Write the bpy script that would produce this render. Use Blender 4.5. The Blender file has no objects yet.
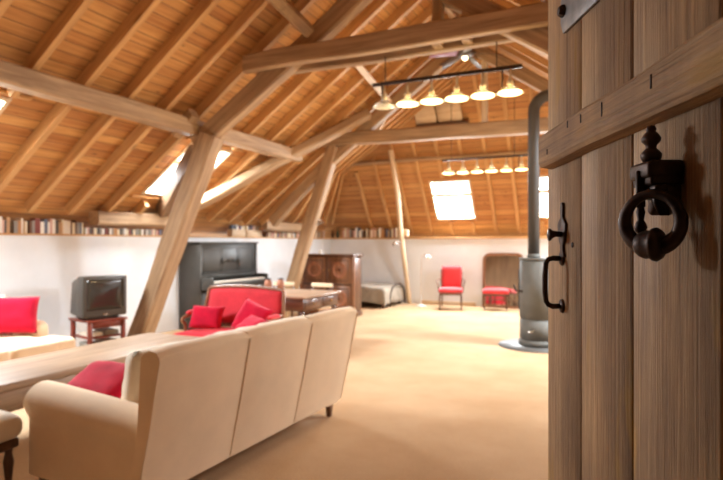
import bpy, bmesh, math, random
from mathutils import Vector, Matrix, noise
random.seed(7)
PI = math.pi
C = bpy.context.scene.collection
sc = bpy.context.scene

# ------------------------------------------------------------------ materials
def lin(c):
    c = c / 255.0
    return c / 12.92 if c <= 0.04045 else ((c + 0.055) / 1.055) ** 2.4
def col(r, g, b): return (lin(r), lin(g), lin(b), 1)
MATS = {}
def nodes(name):
    m = bpy.data.materials.new(name); m.use_nodes = True
    nt = m.node_tree; nt.nodes.clear()
    out = nt.nodes.new('ShaderNodeOutputMaterial'); b = nt.nodes.new('ShaderNodeBsdfPrincipled')
    nt.links.new(b.outputs[0], out.inputs[0])
    return m, nt, b, out
def ramp(nt, fac, stops):
    r = nt.nodes.new('ShaderNodeValToRGB')
    el = r.color_ramp.elements
    while len(el) < len(stops): el.new(0.5)
    for e, (p, c) in zip(el, stops): e.position = p; e.color = c
    nt.links.new(fac, r.inputs[0]); return r.outputs[0]
def math_(nt, op, a, b=None):
    n = nt.nodes.new('ShaderNodeMath'); n.operation = op
    for i, v in enumerate((a, b)):
        if v is None: continue
        if isinstance(v, (int, float)): n.inputs[i].default_value = v
        else: nt.links.new(v, n.inputs[i])
    return n.outputs[0]
def mixc(nt, f, a, b, mode='MIX'):
    n = nt.nodes.new('ShaderNodeMix'); n.data_type = 'RGBA'; n.blend_type = mode
    for s, v in ((n.inputs[0], f), (n.inputs[6], a), (n.inputs[7], b)):
        if isinstance(v, (int, float, tuple)): s.default_value = v
        else: nt.links.new(v, s)
    return n.outputs[2]
def noise_(nt, vec, scale, detail=4, rough=0.55, dist=0.0):
    n = nt.nodes.new('ShaderNodeTexNoise'); n.inputs['Scale'].default_value = scale
    n.inputs['Detail'].default_value = detail; n.inputs['Roughness'].default_value = rough
    n.inputs['Distortion'].default_value = dist
    if vec is not None: nt.links.new(vec, n.inputs['Vector'])
    return n.outputs['Fac']
def coords(nt, scale=(1, 1, 1), kind='Object', rnd=True):
    tc = nt.nodes.new('ShaderNodeTexCoord'); mp = nt.nodes.new('ShaderNodeMapping')
    mp.inputs['Scale'].default_value = scale
    nt.links.new(tc.outputs[kind], mp.inputs['Vector'])
    if rnd:
        oi = nt.nodes.new('ShaderNodeObjectInfo')
        nt.links.new(math_(nt, 'MULTIPLY', oi.outputs['Random'], 37.0), mp.inputs['Location'])
    return mp.outputs[0]
def bump(nt, b, h, s=0.3, d=0.01):
    n = nt.nodes.new('ShaderNodeBump'); n.inputs['Strength'].default_value = s; n.inputs['Distance'].default_value = d
    nt.links.new(h, n.inputs['Height']); nt.links.new(n.outputs[0], b.inputs['Normal'])
def wood(name, light, dark, axis='x', rough=0.6, across=22, along=1.2, knots=0.0, bs=0.25, blotch=0.35):
    key = name + axis
    if key in MATS: return MATS[key]
    m, nt, b, out = nodes(key)
    s = {'x': (along, across, across), 'y': (across, along, across), 'z': (across, across, along)}[axis]
    v = coords(nt, s)
    g = noise_(nt, v, 1.0, 6, 0.65, 0.6)
    v2 = coords(nt, (1.6, 1.6, 1.6))
    bl = noise_(nt, v2, 1.0, 3, 0.5)
    c1 = ramp(nt, g, [(0.3, dark), (0.62, light)])
    dk = tuple(x * 0.55 for x in dark[:3]) + (1,)
    c2 = mixc(nt, ramp(nt, bl, [(0.35, (blotch,) * 3 + (1,)), (0.6, (0, 0, 0, 1))]), c1, mixc(nt, 0.5, c1, dk))
    if knots:
        s2 = {'x': (1.6, 4.5, 4.5), 'y': (4.5, 1.6, 4.5), 'z': (4.5, 4.5, 1.6)}[axis]
        vo = nt.nodes.new('ShaderNodeTexVoronoi'); vo.inputs['Scale'].default_value = 1.0
        nt.links.new(coords(nt, s2), vo.inputs['Vector'])
        kf = ramp(nt, vo.outputs['Distance'], [(0.05, (knots,) * 3 + (1,)), (0.14, (0, 0, 0, 1))])
        c2 = mixc(nt, kf, c2, dk)
    nt.links.new(c2, b.inputs['Base Color']); b.inputs['Roughness'].default_value = rough
    bump(nt, b, g, bs, 0.004)
    MATS[key] = m; return m
def plain(name, c, rough=0.5, metal=0.0, nscale=0, namp=0.12, bs=0.0, sheen=0.0, spec=None):
    if name in MATS: return MATS[name]
    m, nt, b, out = nodes(name)
    b.inputs['Roughness'].default_value = rough; b.inputs['Metallic'].default_value = metal
    if sheen:
        b.inputs['Sheen Weight'].default_value = sheen; b.inputs['Sheen Roughness'].default_value = 0.4
    if spec is not None: b.inputs['Specular IOR Level'].default_value = spec
    if nscale:
        n = noise_(nt, coords(nt), nscale, 4, 0.6)
        lo = tuple(x * (1 - namp * 2) for x in c[:3]) + (1,); hi = tuple(min(1, x * (1 + namp)) for x in c[:3]) + (1,)
        nt.links.new(ramp(nt, n, [(0.3, lo), (0.7, hi)]), b.inputs['Base Color'])
        if bs: bump(nt, b, n, bs, 0.004)
    else: b.inputs['Base Color'].default_value = c
    MATS[name] = m; return m
def fabric(name, c, weave=400, blot=3, amp=0.08, sheen=0.2, bs=0.25):
    if name in MATS: return MATS[name]
    m, nt, b, out = nodes(name)
    n1 = noise_(nt, coords(nt), weave, 2, 0.6); n2 = noise_(nt, coords(nt), blot, 4, 0.6)
    lo = tuple(x * (1 - amp * 2) for x in c[:3]) + (1,); hi = tuple(min(1, x * (1 + amp)) for x in c[:3]) + (1,)
    c1 = ramp(nt, n2, [(0.3, lo), (0.7, hi)])
    c2 = mixc(nt, 0.25, c1, ramp(nt, n1, [(0.35, lo), (0.65, hi)]))
    nt.links.new(c2, b.inputs['Base Color']); b.inputs['Roughness'].default_value = 0.9
    b.inputs['Sheen Weight'].default_value = sheen
    b.inputs['Specular IOR Level'].default_value = 0.2
    bump(nt, b, n1, bs, 0.002)
    MATS[name] = m; return m
def boards_mat():
    m, nt, b, out = nodes('roof_boards')
    tc = nt.nodes.new('ShaderNodeTexCoord'); sp = nt.nodes.new('ShaderNodeSeparateXYZ')
    nt.links.new(tc.outputs['UV'], sp.inputs[0])
    u, v = sp.outputs[0], sp.outputs[1]
    k = math_(nt, 'DIVIDE', v, 0.135); fl = math_(nt, 'FLOOR', k); fr = math_(nt, 'FRACT', k)
    wn = nt.nodes.new('ShaderNodeTexWhiteNoise'); wn.noise_dimensions = '1D'; nt.links.new(fl, wn.inputs['W'])
    cb = nt.nodes.new('ShaderNodeCombineXYZ')
    nt.links.new(math_(nt, 'ADD', math_(nt, 'MULTIPLY', u, 1.3), math_(nt, 'MULTIPLY', wn.outputs['Value'], 31)), cb.inputs[0])
    nt.links.new(math_(nt, 'MULTIPLY', v, 24), cb.inputs[1])
    g = noise_(nt, cb.outputs[0], 1.0, 5, 0.6, 0.5)
    c = ramp(nt, g, [(0.3, col(178, 128, 72)), (0.65, col(216, 170, 108))])
    tint = ramp(nt, wn.outputs['Value'], [(0.0, col(205, 170, 140)), (1.0, col(255, 250, 240))])
    c = mixc(nt, 0.8, c, tint, 'MULTIPLY')
    cb2 = nt.nodes.new('ShaderNodeCombineXYZ')
    nt.links.new(math_(nt, 'ADD', math_(nt, 'MULTIPLY', u, 3.2), math_(nt, 'MULTIPLY', wn.outputs['Value'], 17)), cb2.inputs[0])
    nt.links.new(math_(nt, 'MULTIPLY', v, 7.4), cb2.inputs[1])
    vo = nt.nodes.new('ShaderNodeTexVoronoi'); vo.inputs['Scale'].default_value = 1.0; nt.links.new(cb2.outputs[0], vo.inputs['Vector'])
    c = mixc(nt, ramp(nt, vo.outputs['Distance'], [(0.07, (0.75,) * 3 + (1,)), (0.15, (0, 0, 0, 1))]), c, col(96, 60, 36))
    seam = ramp(nt, math_(nt, 'ABSOLUTE', math_(nt, 'SUBTRACT', fr, 0.5)), [(0.455, (0, 0, 0, 1)), (0.485, (1, 1, 1, 1))])
    c = mixc(nt, seam, c, col(84, 56, 36))
    nt.links.new(c, b.inputs['Base Color']); b.inputs['Roughness'].default_value = 0.55
    bump(nt, b, math_(nt, 'SUBTRACT', 1.0, seam), 0.5, 0.006)
    return m
BOARDS = boards_mat()
RAFT = lambda a='x': wood('rafter_pine', col(212, 168, 112), col(176, 130, 80), a, 0.6, 20, 1.2, 0.6)
OAK = lambda a='x': wood('old_oak', col(186, 156, 120), col(134, 104, 76), a, 0.7, 16, 1.0, 0.3, 0.5)
PALE = lambda a='x': wood('pale_wood', col(226, 206, 176), col(196, 168, 132), a, 0.6, 18, 1.2, 0.3)
TABLEW = lambda a='y': wood('table_wood', col(168, 140, 112), col(126, 100, 76), a, 0.45, 18, 1.0, 0.4)
DARKW = lambda a='z': wood('dark_walnut', col(106, 72, 50), col(66, 42, 30), a, 0.35, 20, 1.5)
REDW = lambda a='z': wood('red_mahogany', col(142, 66, 48), col(104, 42, 32), a, 0.35, 20, 1.5)
MIDW = lambda a='z': wood('mid_walnut', col(150, 104, 72), col(108, 70, 48), a, 0.4, 20, 1.5)
PIANO = plain('piano_black', col(62, 60, 56), 0.45, 0, 6, 0.1)
PLASTER = plain('plaster', col(224, 229, 234), 0.9, 0, 2.2, 0.03, 0.25)
CREAM = fabric('cream_linen', col(236, 212, 180), 300, 2.5, 0.06)
CREAMP = fabric('cream_cotton', col(228, 216, 194), 300, 6, 0.05)
RED = fabric('crimson_velvet', col(190, 10, 50), 250, 8, 0.14, 0.1)
PINKRED = fabric('rose_red_velvet', col(210, 58, 70), 250, 8, 0.1, 0.2)
GREYB = fabric('grey_wool', col(150, 138, 122), 200, 8, 0.12)
IRON = plain('black_iron', col(70, 56, 50), 0.48, 0.8, 40, 0.25, 0.35)
IRON2 = plain('grey_iron', col(124, 122, 122), 0.5, 0.7, 30, 0.2, 0.2)
STOVEM = plain('stove_steel', col(98, 98, 94), 0.75, 0.0, 8, 0.06)
TVM = plain('tv_plastic', col(72, 68, 62), 0.4, 0, 12, 0.05)
BRASS = plain('brass', col(190, 150, 80), 0.3, 1.0)
WHITEM = plain('white_enamel', col(240, 236, 228), 0.3)
IVORY = plain('ivory', col(240, 236, 224), 0.3)
BLACKK = plain('ebony', col(18, 18, 18), 0.3)
PAPER = plain('paper', col(232, 224, 206), 0.9, 0, 60, 0.04)
CHROME = plain('chrome', col(210, 210, 210), 0.15, 1.0)
CLAY = plain('brown_pottery', col(160, 108, 84), 0.6, 0, 14, 0.1)
CAP = plain('dark_lid', col(52, 40, 36), 0.5)
GREYBOX = plain('grey_card', col(168, 166, 156), 0.8, 0, 10, 0.06)
m, nt, b, out = nodes('tv_screen'); b.inputs['Base Color'].default_value = col(52, 48, 42); b.inputs['Roughness'].default_value = 0.12; SCREEN = m
m, nt, b, out = nodes('mirror_glass'); b.inputs['Base Color'].default_value = (0.78, 0.76, 0.72, 1); b.inputs['Metallic'].default_value = 1; b.inputs['Roughness'].default_value = 0.04; MIRROR = m
def pane_mat():
    m, nt, b, out = nodes('window_glass')
    t = nt.nodes.new('ShaderNodeBsdfTransparent'); g = nt.nodes.new('ShaderNodeBsdfGlossy'); g.inputs['Roughness'].default_value = 0.05
    mx = nt.nodes.new('ShaderNodeMixShader'); mx.inputs[0].default_value = 0.06
    nt.links.new(t.outputs[0], mx.inputs[1]); nt.links.new(g.outputs[0], mx.inputs[2]); nt.links.new(mx.outputs[0], out.inputs[0])
    nt.nodes.remove(b); return m
PANE = pane_mat()
def glow(name, c, s):
    m, nt, b, out = nodes(name); e = nt.nodes.new('ShaderNodeEmission'); e.inputs[0].default_value = c; e.inputs[1].default_value = s
    nt.links.new(e.outputs[0], out.inputs[0]); nt.nodes.remove(b); return m
BULB = glow('lit_diffuser', col(255, 222, 150), 9.0)
SPOTG = glow('spot_glow', col(255, 230, 180), 9.0)
m, nt, b, out = nodes('shade_glass'); b.inputs['Base Color'].default_value = col(216, 214, 204); b.inputs['Roughness'].default_value = 0.2; b.inputs['Alpha'].default_value = 0.22; SHADEG = m
def carpet():
    m, nt, b, out = nodes('sisal_carpet')
    v = coords(nt, (1, 1, 1), 'Object', False)
    n1 = noise_(nt, v, 130, 3, 0.7); n2 = noise_(nt, v, 1.4, 4, 0.6)
    wv = nt.nodes.new('ShaderNodeTexWave'); wv.inputs['Scale'].default_value = 28; wv.inputs['Distortion'].default_value = 3; wv.inputs['Detail'].default_value = 2
    nt.links.new(v, wv.inputs['Vector'])
    c = ramp(nt, n1, [(0.3, col(144, 108, 72)), (0.7, col(212, 180, 140))])
    c = mixc(nt, 0.16, c, ramp(nt, wv.outputs['Fac'], [(0, col(144, 114, 82)), (1, col(208, 180, 144))]))
    c = mixc(nt, 0.25, c, ramp(nt, n2, [(0.35, col(174, 142, 112)), (0.65, col(212, 186, 158))]))
    nt.links.new(c, b.inputs['Base Color']); b.inputs['Roughness'].default_value = 0.95; b.inputs['Specular IOR Level'].default_value = 0.1
    bump(nt, b, n1, 0.6, 0.004); return m
CARPET = carpet()
def door_wood(axis):
    m, nt, b, out = nodes('door_oak_' + axis)
    S = lambda a, l: {'x': (l, a, a), 'z': (a, a, l)}[axis]
    g = noise_(nt, coords(nt, S(150, 3.2)), 1.0, 6, 0.75, 0.9)
    wv = noise_(nt, coords(nt, S(34, 0.9)), 1.0, 4, 0.6, 2.2)
    bl = noise_(nt, coords(nt, (5, 5, 2.2)), 1.0, 5, 0.6)
    c = ramp(nt, g, [(0.33, col(84, 58, 34)), (0.45, col(162, 124, 80)), (0.66, col(202, 164, 114))])
    c = mixc(nt, 0.42, c, ramp(nt, wv, [(0.34, col(136, 98, 60)), (0.64, col(198, 158, 108))]))
    c = mixc(nt, ramp(nt, bl, [(0.38, (0.6,) * 3 + (1,)), (0.6, (0, 0, 0, 1))]), c, col(104, 76, 52))
    st = noise_(nt, coords(nt, S(13, 3.4)), 1.0, 3, 0.5)
    c = mixc(nt, ramp(nt, st, [(0.62, (0, 0, 0, 1)), (0.70, (0.6,) * 3 + (1,))]), c, col(176, 132, 50))
    nt.links.new(c, b.inputs['Base Color']); b.inputs['Roughness'].default_value = 0.68
    bump(nt, b, math_(nt, 'ADD', g, math_(nt, 'MULTIPLY', wv, 1.4)), 0.7, 0.004); return m
DOORZ = door_wood('z'); DOORX = door_wood('x')

# ------------------------------------------------------------------ geometry helpers
def T(x=0, y=0, z=0): return Matrix.Translation((x, y, z))
def RX(a): return Matrix.Rotation(a, 4, 'X')
def RY(a): return Matrix.Rotation(a, 4, 'Y')
def RZ(a): return Matrix.Rotation(a, 4, 'Z')
class MB:
    def __init__(s): s.bm = bmesh.new(); s.mi = 0
    def _tag(s, faces, sm=False):
        for f in faces: f.material_index = s.mi; f.smooth = sm
    def box(s, x0, y0, z0, x1, y1, z1, bev=0.0, seg=2, M=None):
        b = bmesh.new(); bmesh.ops.create_cube(b, size=1)
        bmesh.ops.scale(b, vec=(abs(x1 - x0), abs(y1 - y0), abs(z1 - z0)), verts=b.verts)
        bmesh.ops.translate(b, vec=((x0 + x1) / 2, (y0 + y1) / 2, (z0 + z1) / 2), verts=b.verts)
        if bev: bmesh.ops.bevel(b, geom=list(b.edges), offset=bev, segments=seg, profile=0.5, affect='EDGES')
        s._merge(b, M, bev > 0); return s
    def _merge(s, b, M=None, sm=False):
        if M is not None: bmesh.ops.transform(b, matrix=M, verts=b.verts)
        mp = {}
        for v in b.verts: mp[v] = s.bm.verts.new(v.co)
        fs = []
        for f in b.faces:
            try: fs.append(s.bm.faces.new([mp[v] for v in f.verts]))
            except ValueError: pass
        s._tag(fs, sm); b.free()
    def lathe(s, prof, n=20, M=None, sm=True):
        b = bmesh.new(); rings = []
        for r, z in prof:
            if r < 1e-5: rings.append([b.verts.new((0, 0, z))])
            else: rings.append([b.verts.new((r * math.cos(2 * PI * i / n), r * math.sin(2 * PI * i / n), z)) for i in range(n)])
        for a, c in zip(rings, rings[1:]):
            for i in range(n):
                j = (i + 1) % n
                if len(a) == 1 and len(c) == 1: continue
                if len(a) == 1: b.faces.new((a[0], c[j], c[i]))
                elif len(c) == 1: b.faces.new((a[i], a[j], c[0]))
                else: b.faces.new((a[i], a[j], c[j], c[i]))
        for rg in (rings[0], rings[-1]):
            if len(rg) > 1: b.faces.new(rg)
        bmesh.ops.recalc_face_normals(b, faces=b.faces)
        s._merge(b, M, sm); return s
    def tube(s, pts, r, n=10, M=None, closed=False, flat=1.0):
        b = bmesh.new(); P = [Vector(p) for p in pts]; m = len(P)
        rr = r if isinstance(r, (list, tuple)) else [r] * m
        rings = []; prev = None
        for i, p in enumerate(P):
            if closed: t = (P[(i + 1) % m] - P[i - 1])
            else: t = (P[min(i + 1, m - 1)] - P[max(i - 1, 0)])
            t.normalize()
            if prev is None:
                a = Vector((0, 0, 1)) if abs(t.z) < 0.9 else Vector((1, 0, 0))
                u = t.cross(a).normalized()
            else: u = (prev - t * prev.dot(t)).normalized()
            prev = u; w = t.cross(u)
            rings.append([b.verts.new(p + (u * math.cos(2 * PI * k / n) + w * math.sin(2 * PI * k / n) * flat) * rr[i]) for k in range(n)])
        seq = list(zip(rings, rings[1:])) + ([(rings[-1], rings[0])] if closed else [])
        for a, c in seq:
            for k in range(n): b.faces.new((a[k], a[(k + 1) % n], c[(k + 1) % n], c[k]))
        if not closed: b.faces.new(rings[0]); b.faces.new(rings[-1])
        bmesh.ops.recalc_face_normals(b, faces=b.faces)
        s._merge(b, M, True); return s
    def cyl(s, p0, p1, r, n=14): return s.tube([p0, p1], r, n)
    def prism(s, pts, d, M=None, bev=0.0):       # polygon in x,z extruded along y by d
        b = bmesh.new(); A = [b.verts.new((x, 0, z)) for x, z in pts]; B_ = [b.verts.new((x, d, z)) for x, z in pts]
        b.faces.new(A); b.faces.new(B_[::-1]); k = len(pts)
        for i in range(k): b.faces.new((A[i], B_[i], B_[(i + 1) % k], A[(i + 1) % k]))
        bmesh.ops.recalc_face_normals(b, faces=b.faces)
        if bev: bmesh.ops.bevel(b, geom=list(b.edges), offset=bev, segments=2, profile=0.5, affect='EDGES')
        s._merge(b, M, bev > 0); return s
    def pillow(s, w, h, t, M=None, pinch=0.07, n=14, wr=0.008, seed=0):   # in x,z plane, thickness along y
        b = bmesh.new(); g = {}
        for side in (0, 1):
            for i in range(n + 1):
                for j in range(n + 1):
                    u = 2 * i / n - 1; v = 2 * j / n - 1; edge = abs(u) > .999 or abs(v) > .999
                    if side and edge: g[side, i, j] = g[0, i, j]; continue
                    x = u * w / 2 * (1 - pinch * (1 - v * v)); z = v * h / 2 * (1 - pinch * (1 - u * u))
                    th = t / 2 * ((1 - u ** 4) * (1 - v ** 4)) ** 0.45
                    th += wr * noise.noise((u * 2.5 + seed, v * 2.5, side * 5)) * (0 if edge else 1)
                    g[side, i, j] = b.verts.new((x, th if side else -th, z))
        for side in (0, 1):
            for i in range(n):
                for j in range(n): b.faces.new((g[side, i, j], g[side, i + 1, j], g[side, i + 1, j + 1], g[side, i, j + 1]))
        bmesh.ops.recalc_face_normals(b, faces=b.faces)
        s._merge(b, M, True); return s
    def puff(s, x0, y0, z0, x1, y1, z1, crown=0.03, bev=0.04, n=8, M=None, seed=0, wr=0.006):   # seat cushion with a soft top
        b = bmesh.new(); bmesh.ops.create_cube(b, size=1)
        bmesh.ops.subdivide_edges(b, edges=list(b.edges), cuts=n, use_grid_fill=True)
        sx, sy, sz = x1 - x0, y1 - y0, z1 - z0
        for v in b.verts:
            x, y, z = v.co * 2
            r = bev
            px, py, pz = x * sx / 2, y * sy / 2, z * sz / 2
            ix = max(-sx / 2 + r, min(sx / 2 - r, px)); iy = max(-sy / 2 + r, min(sy / 2 - r, py)); iz = max(-sz / 2 + r, min(sz / 2 - r, pz))
            d = Vector((px - ix, py - iy, pz - iz))
            if d.length > 0: d = d.normalized() * r
            q = Vector((ix, iy, iz)) + d
            q.z += crown * (1 - x * x) * (1 - y * y) * (1 if z > 0 else 0)
            q += Vector((0, 0, 1)) * wr * noise.noise((q.x * 6 + seed, q.y * 6, q.z * 6))
            v.co = q + Vector(((x0 + x1) / 2, (y0 + y1) / 2, (z0 + z1) / 2))
        s._merge(b, M, True); return s
    def build(s, name, mats, parent=None, loc=(0, 0, 0), rot=(0, 0, 0)):
        me = bpy.data.meshes.new(name); bmesh.ops.recalc_face_normals(s.bm, faces=s.bm.faces) if False else None
        s.bm.to_mesh(me); s.bm.free()
        for m in (mats if isinstance(mats, (list, tuple)) else [mats]): me.materials.append(m)
        o = bpy.data.objects.new(name, me); C.objects.link(o); o.location = loc; o.rotation_euler = rot
        if parent is not None: o.parent = parent
        return o
def tag(o, label=None, cat=None, group=None, kind=None):
    for k, v in (('label', label), ('category', cat), ('group', group), ('kind', kind)):
        if v: o[k] = v
    return o
def thing(name, label, cat, loc=(0, 0, 0), rotz=0, group=None):
    o = bpy.data.objects.new(name, None); C.objects.link(o); o.empty_display_size = 0.1
    o.location = loc; o.rotation_euler = (0, 0, rotz); return tag(o, label, cat, group)
def copy_tree(o, parent=None):
    c = o.copy(); C.objects.link(c); c.parent = parent
    for ch in list(o.children): copy_tree(ch, c)
    return c
def beam(name, pts, w, h, mat, parent=None, hint=(0, 1, 0), rough=0.0, bev=0.012, seed=0, cuts=0, taper=None):
    """rectangular timber along pts (world); w = size along hint, h = the other size; local X runs along it"""
    P = [Vector(p) for p in pts]
    if cuts:
        Q = []
        for a, c in zip(P, P[1:]): Q += [a.lerp(c, k / cuts) for k in range(cuts)]
        P = Q + [P[-1]]
    X = (P[-1] - P[0]).normalized(); hv = Vector(hint); Y = (hv - X * hv.dot(X)).normalized(); Z = X.cross(Y)
    M = Matrix((X, Y, Z)).transposed().to_4x4(); M.translation = P[0]; Mi = M.inverted()
    b = bmesh.new(); rings = []
    for i, p in enumerate(P):
        q = Mi @ p; f = 1 if taper is None else 1 + (taper - 1) * i / (len(P) - 1)
        ww, hh = w * f / 2, h * f / 2
        if rough:
            q.y += rough * noise.noise((q.x * 0.8, seed, 1)); q.z += rough * noise.noise((q.x * 0.8, seed, 9))
            ww *= 1 + rough * 3 * noise.noise((q.x * 1.5, seed, 4)); hh *= 1 + rough * 3 * noise.noise((q.x * 1.5, seed, 6))
        c = min(bev, ww * .6, hh * .6)
        sec = [(-ww + c, -hh), (ww - c, -hh), (ww, -hh + c), (ww, hh - c), (ww - c, hh), (-ww + c, hh), (-ww, hh - c), (-ww, -hh + c)]
        rings.append([b.verts.new((q.x, q.y + a, q.z + d)) for a, d in sec])
    for r0, r1 in zip(rings, rings[1:]):
        for k in range(8): b.faces.new((r0[k], r0[(k + 1) % 8], r1[(k + 1) % 8], r1[k]))
    b.faces.new(rings[0]); b.faces.new(rings[-1]); bmesh.ops.recalc_face_normals(b, faces=b.faces)
    me = bpy.data.meshes.new(name); b.to_mesh(me); b.free(); me.materials.append(mat)
    o = bpy.data.objects.new(name, me); C.objects.link(o)
    if parent is not None: o.parent = parent
    o.matrix_world = M; 
    return o

# ------------------------------------------------------------------ shell
TA = 0.72
def zl(r): return 6.93 + TA * r          # left roof boards
RC = -2.3                                # ridge line
ZR = zl(RC)
def mir(r): return 2 * RC - r
H = [(-7.45, 13.415, 1.566), (-6.89, 13.04, 2.09), (-6.16, 12.17, 3.285), (RC, 20.08 / 1.38 - ZR / 1.38, ZR)]
Tl = [(-7.45, 9.1, 1.566), (-6.52, 9.1, zl(-6.52)), (-5.4, 9.1, zl(-5.4)), (RC, 9.1, ZR)]
def Hr(z):
    for a, c in zip(H, H[1:]):
        if z <= c[2] + 1e-6: return a[0] + (c[0] - a[0]) * (z - a[2]) / (c[2] - a[2])
    return RC
HOLES = [(2.6, 3.57), (6.16, 7.1)]
HR0, HR1 = -6.5, -5.52
def roof_mesh():
    bm = bmesh.new(); uv = bm.loops.layers.uv.new('UVMap')
    def quad(ps, uvs):
        f = bm.faces.new([bm.verts.new(p) for p in ps])
        for l, q in zip(f.loops, uvs): l[uv].uv = q
    Lf = math.sqrt(1 + TA * TA)
    for side in (0, 1):
        g = (lambda r: r) if side == 0 else mir
        ys = [-0.2] + sorted([v for h in HOLES for v in h]) + [9.1] if side == 0 else [-0.2, 7.6, 8.5, 9.1]
        hol = HOLES if side == 0 else [(7.6, 8.5)]
        rs = [-7.45, HR0, HR1, RC]
        for a, c in zip(ys, ys[1:]):
            for p, q in zip(rs, rs[1:]):
                if (a, c) in hol and p == HR0: continue
                quad([(g(p), a, zl(p)), (g(q), a, zl(q)), (g(q), c, zl(q)), (g(p), c, zl(p))], [(a, p * Lf), (a, q * Lf), (c, q * Lf), (c, p * Lf)])
        n = 8
        cum = [0]
        for a, c in zip(Tl, Tl[1:]): cum.append(cum[-1] + (Vector(a) - Vector(c)).length)
        for j in range(3):
            for i in range(n):
                q = []
                for (jj, t) in ((j, i / n), (j + 1, i / n), (j + 1, (i + 1) / n), (j, (i + 1) / n)):
                    p = Vector(Tl[jj]).lerp(Vector(H[jj]), t); q.append(((g(p.x), p.y, p.z), (p.y, (-7.45) * Lf + cum[jj])))
                quad([x[0] for x in q], [x[1] for x in q])
    zs = [1.566, 2.065, 2.96, 3.285, ZR]; cut = [-3.97, -2.99, -1.61, -0.63]
    yb = lambda z: (20.08 - z) / 1.38
    Lb = math.sqrt(1 + 1 / 1.38 ** 2)
    for a, c in zip(zs, zs[1:]):
        cols = [None] + cut + ['R'] if c <= 3.3 else [None, 'R']
        e = lambda k, z: Hr(z) if k is None else (mir(Hr(z)) if k == 'R' else k)
        for i, (k, l) in enumerate(zip(cols, cols[1:])):
            if (a, i) in ((2.065, 1), (2.065, 3)): continue
            P = [(e(k, a), yb(a), a), (e(l, a), yb(a), a), (e(l, c), yb(c), c), (e(k, c), yb(c), c)]
            if abs(P[2][0] - P[3][0]) < 1e-4: P = P[:3]
            quad(P, [(p[0], 40 + p[2] * Lb) for p in P])
    bmesh.ops.remove_doubles(bm, verts=bm.verts, dist=0.0005)
    bmesh.ops.recalc_face_normals(bm, faces=bm.faces)
    me = bpy.data.meshes.new('ceiling'); bm.to_mesh(me); bm.free(); me.materials.append(BOARDS)
    o = bpy.data.objects.new('ceiling', me); C.objects.link(o)
    return tag(o, kind='structure')
ceiling = roof_mesh()
# slates over the boards close the roof from outside
nl = Vector((0.584, 0, -0.811))
def on_left(r, y, off): return Vector((r, y, zl(r))) + nl * off
def mv(p, side): return Vector((mir(p.x), p.y, p.z)) if side else p
for side in (0, 1):
    k = 0
    for i in range(-6, 10):
        y = 3.47 + 0.57 * i
        if y > 8.9 or y < 0.4: continue
        hit = [h for h in (HOLES if side == 0 else [(7.6, 8.5)]) if h[0] - .03 < y < h[1] + .03]
        segs = [(-6.84, -2.36)] if not hit else [(-6.84, HR0 - .1), (HR1 + .1, -2.36)]
        for a, c in segs:
            beam('rafter', [mv(on_left(a, y, .07), side), mv(on_left(c, y, .07), side)], 0.075, 0.138, RAFT(), ceiling, seed=i, bev=.004)
    # fanned rafters towards the hip
    for t in (0.02, 0.16, 0.30, 0.44, 0.58, 0.72, 0.86, 0.97):
        pts = []
        for j in range(4):
            p = Vector(Tl[j]).lerp(Vector(H[j]), t)
            d = Vector(H[j]) - Vector(Tl[j]); a = Vector(Tl[min(j + 1, 3)]).lerp(Vector(H[min(j + 1, 3)]), t) - Vector(Tl[max(j - 1, 0)]).lerp(Vector(H[max(j - 1, 0)]), t)
            nn = a.cross(d).normalized()
            if nn.z > 0: nn = -nn
            pts.append(p + nn * .068)
        a0, a1 = pts[0], pts[1]; f = (-6.84 - a0.x) / (a1.x - a0.x)
        pts[0] = a0.lerp(a1, f) if f < 1 else a0.lerp(a1, .9)
        if f >= 1: pts[0] = pts[1]; pts = pts[1:]
        pts[-1] = pts[-1].lerp(pts[-2], 0.03)
        beam('rafter', [mv(p, side) for p in pts], 0.07, 0.13, RAFT(), ceiling, bev=.004)
    for h in (HOLES if side == 0 else [(7.6, 8.5)]):
        for r in (HR0 - .05, HR1 + .05):
            beam('header', [mv(on_left(r, h[0] - .15, .015), side), mv(on_left(r, h[1] + .15, .015), side)], 0.07, 0.03, RAFT(), ceiling, hint=(1, 0, 0), bev=.004)
nb = Vector((0, -0.81, -0.587))
def on_back(r, z, off): return Vector((r, (20.08 - z) / 1.38, z)) + nb * off
for k in range(-7, 8):
    r = RC + 0.0 + 0.53 * k + 0.265
    ztop = ZR
    for a, c in zip(H, H[1:]):
        for q in (r, mir(r)):
            if min(a[0], c[0]) <= q <= max(a[0], c[0]): ztop = min(ztop, a[2] + (c[2] - a[2]) * (q - a[0]) / (c[0] - a[0]))
    wins = [(-3.97, -2.99), (-1.61, -0.63)]
    hit = any(a - .03 < r < c + .03 for a, c in wins)
    for a, c in ([(1.74, ztop - .25)] if not hit else [(1.74, 2.0), (3.03, ztop - .25)]):
        if c - a > .12: beam('rafter', [on_back(r, a, .03), on_back(r, c, .03)], 0.075, 0.06, RAFT(), ceiling, hint=(1, 0, 0), bev=.004)
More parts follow.
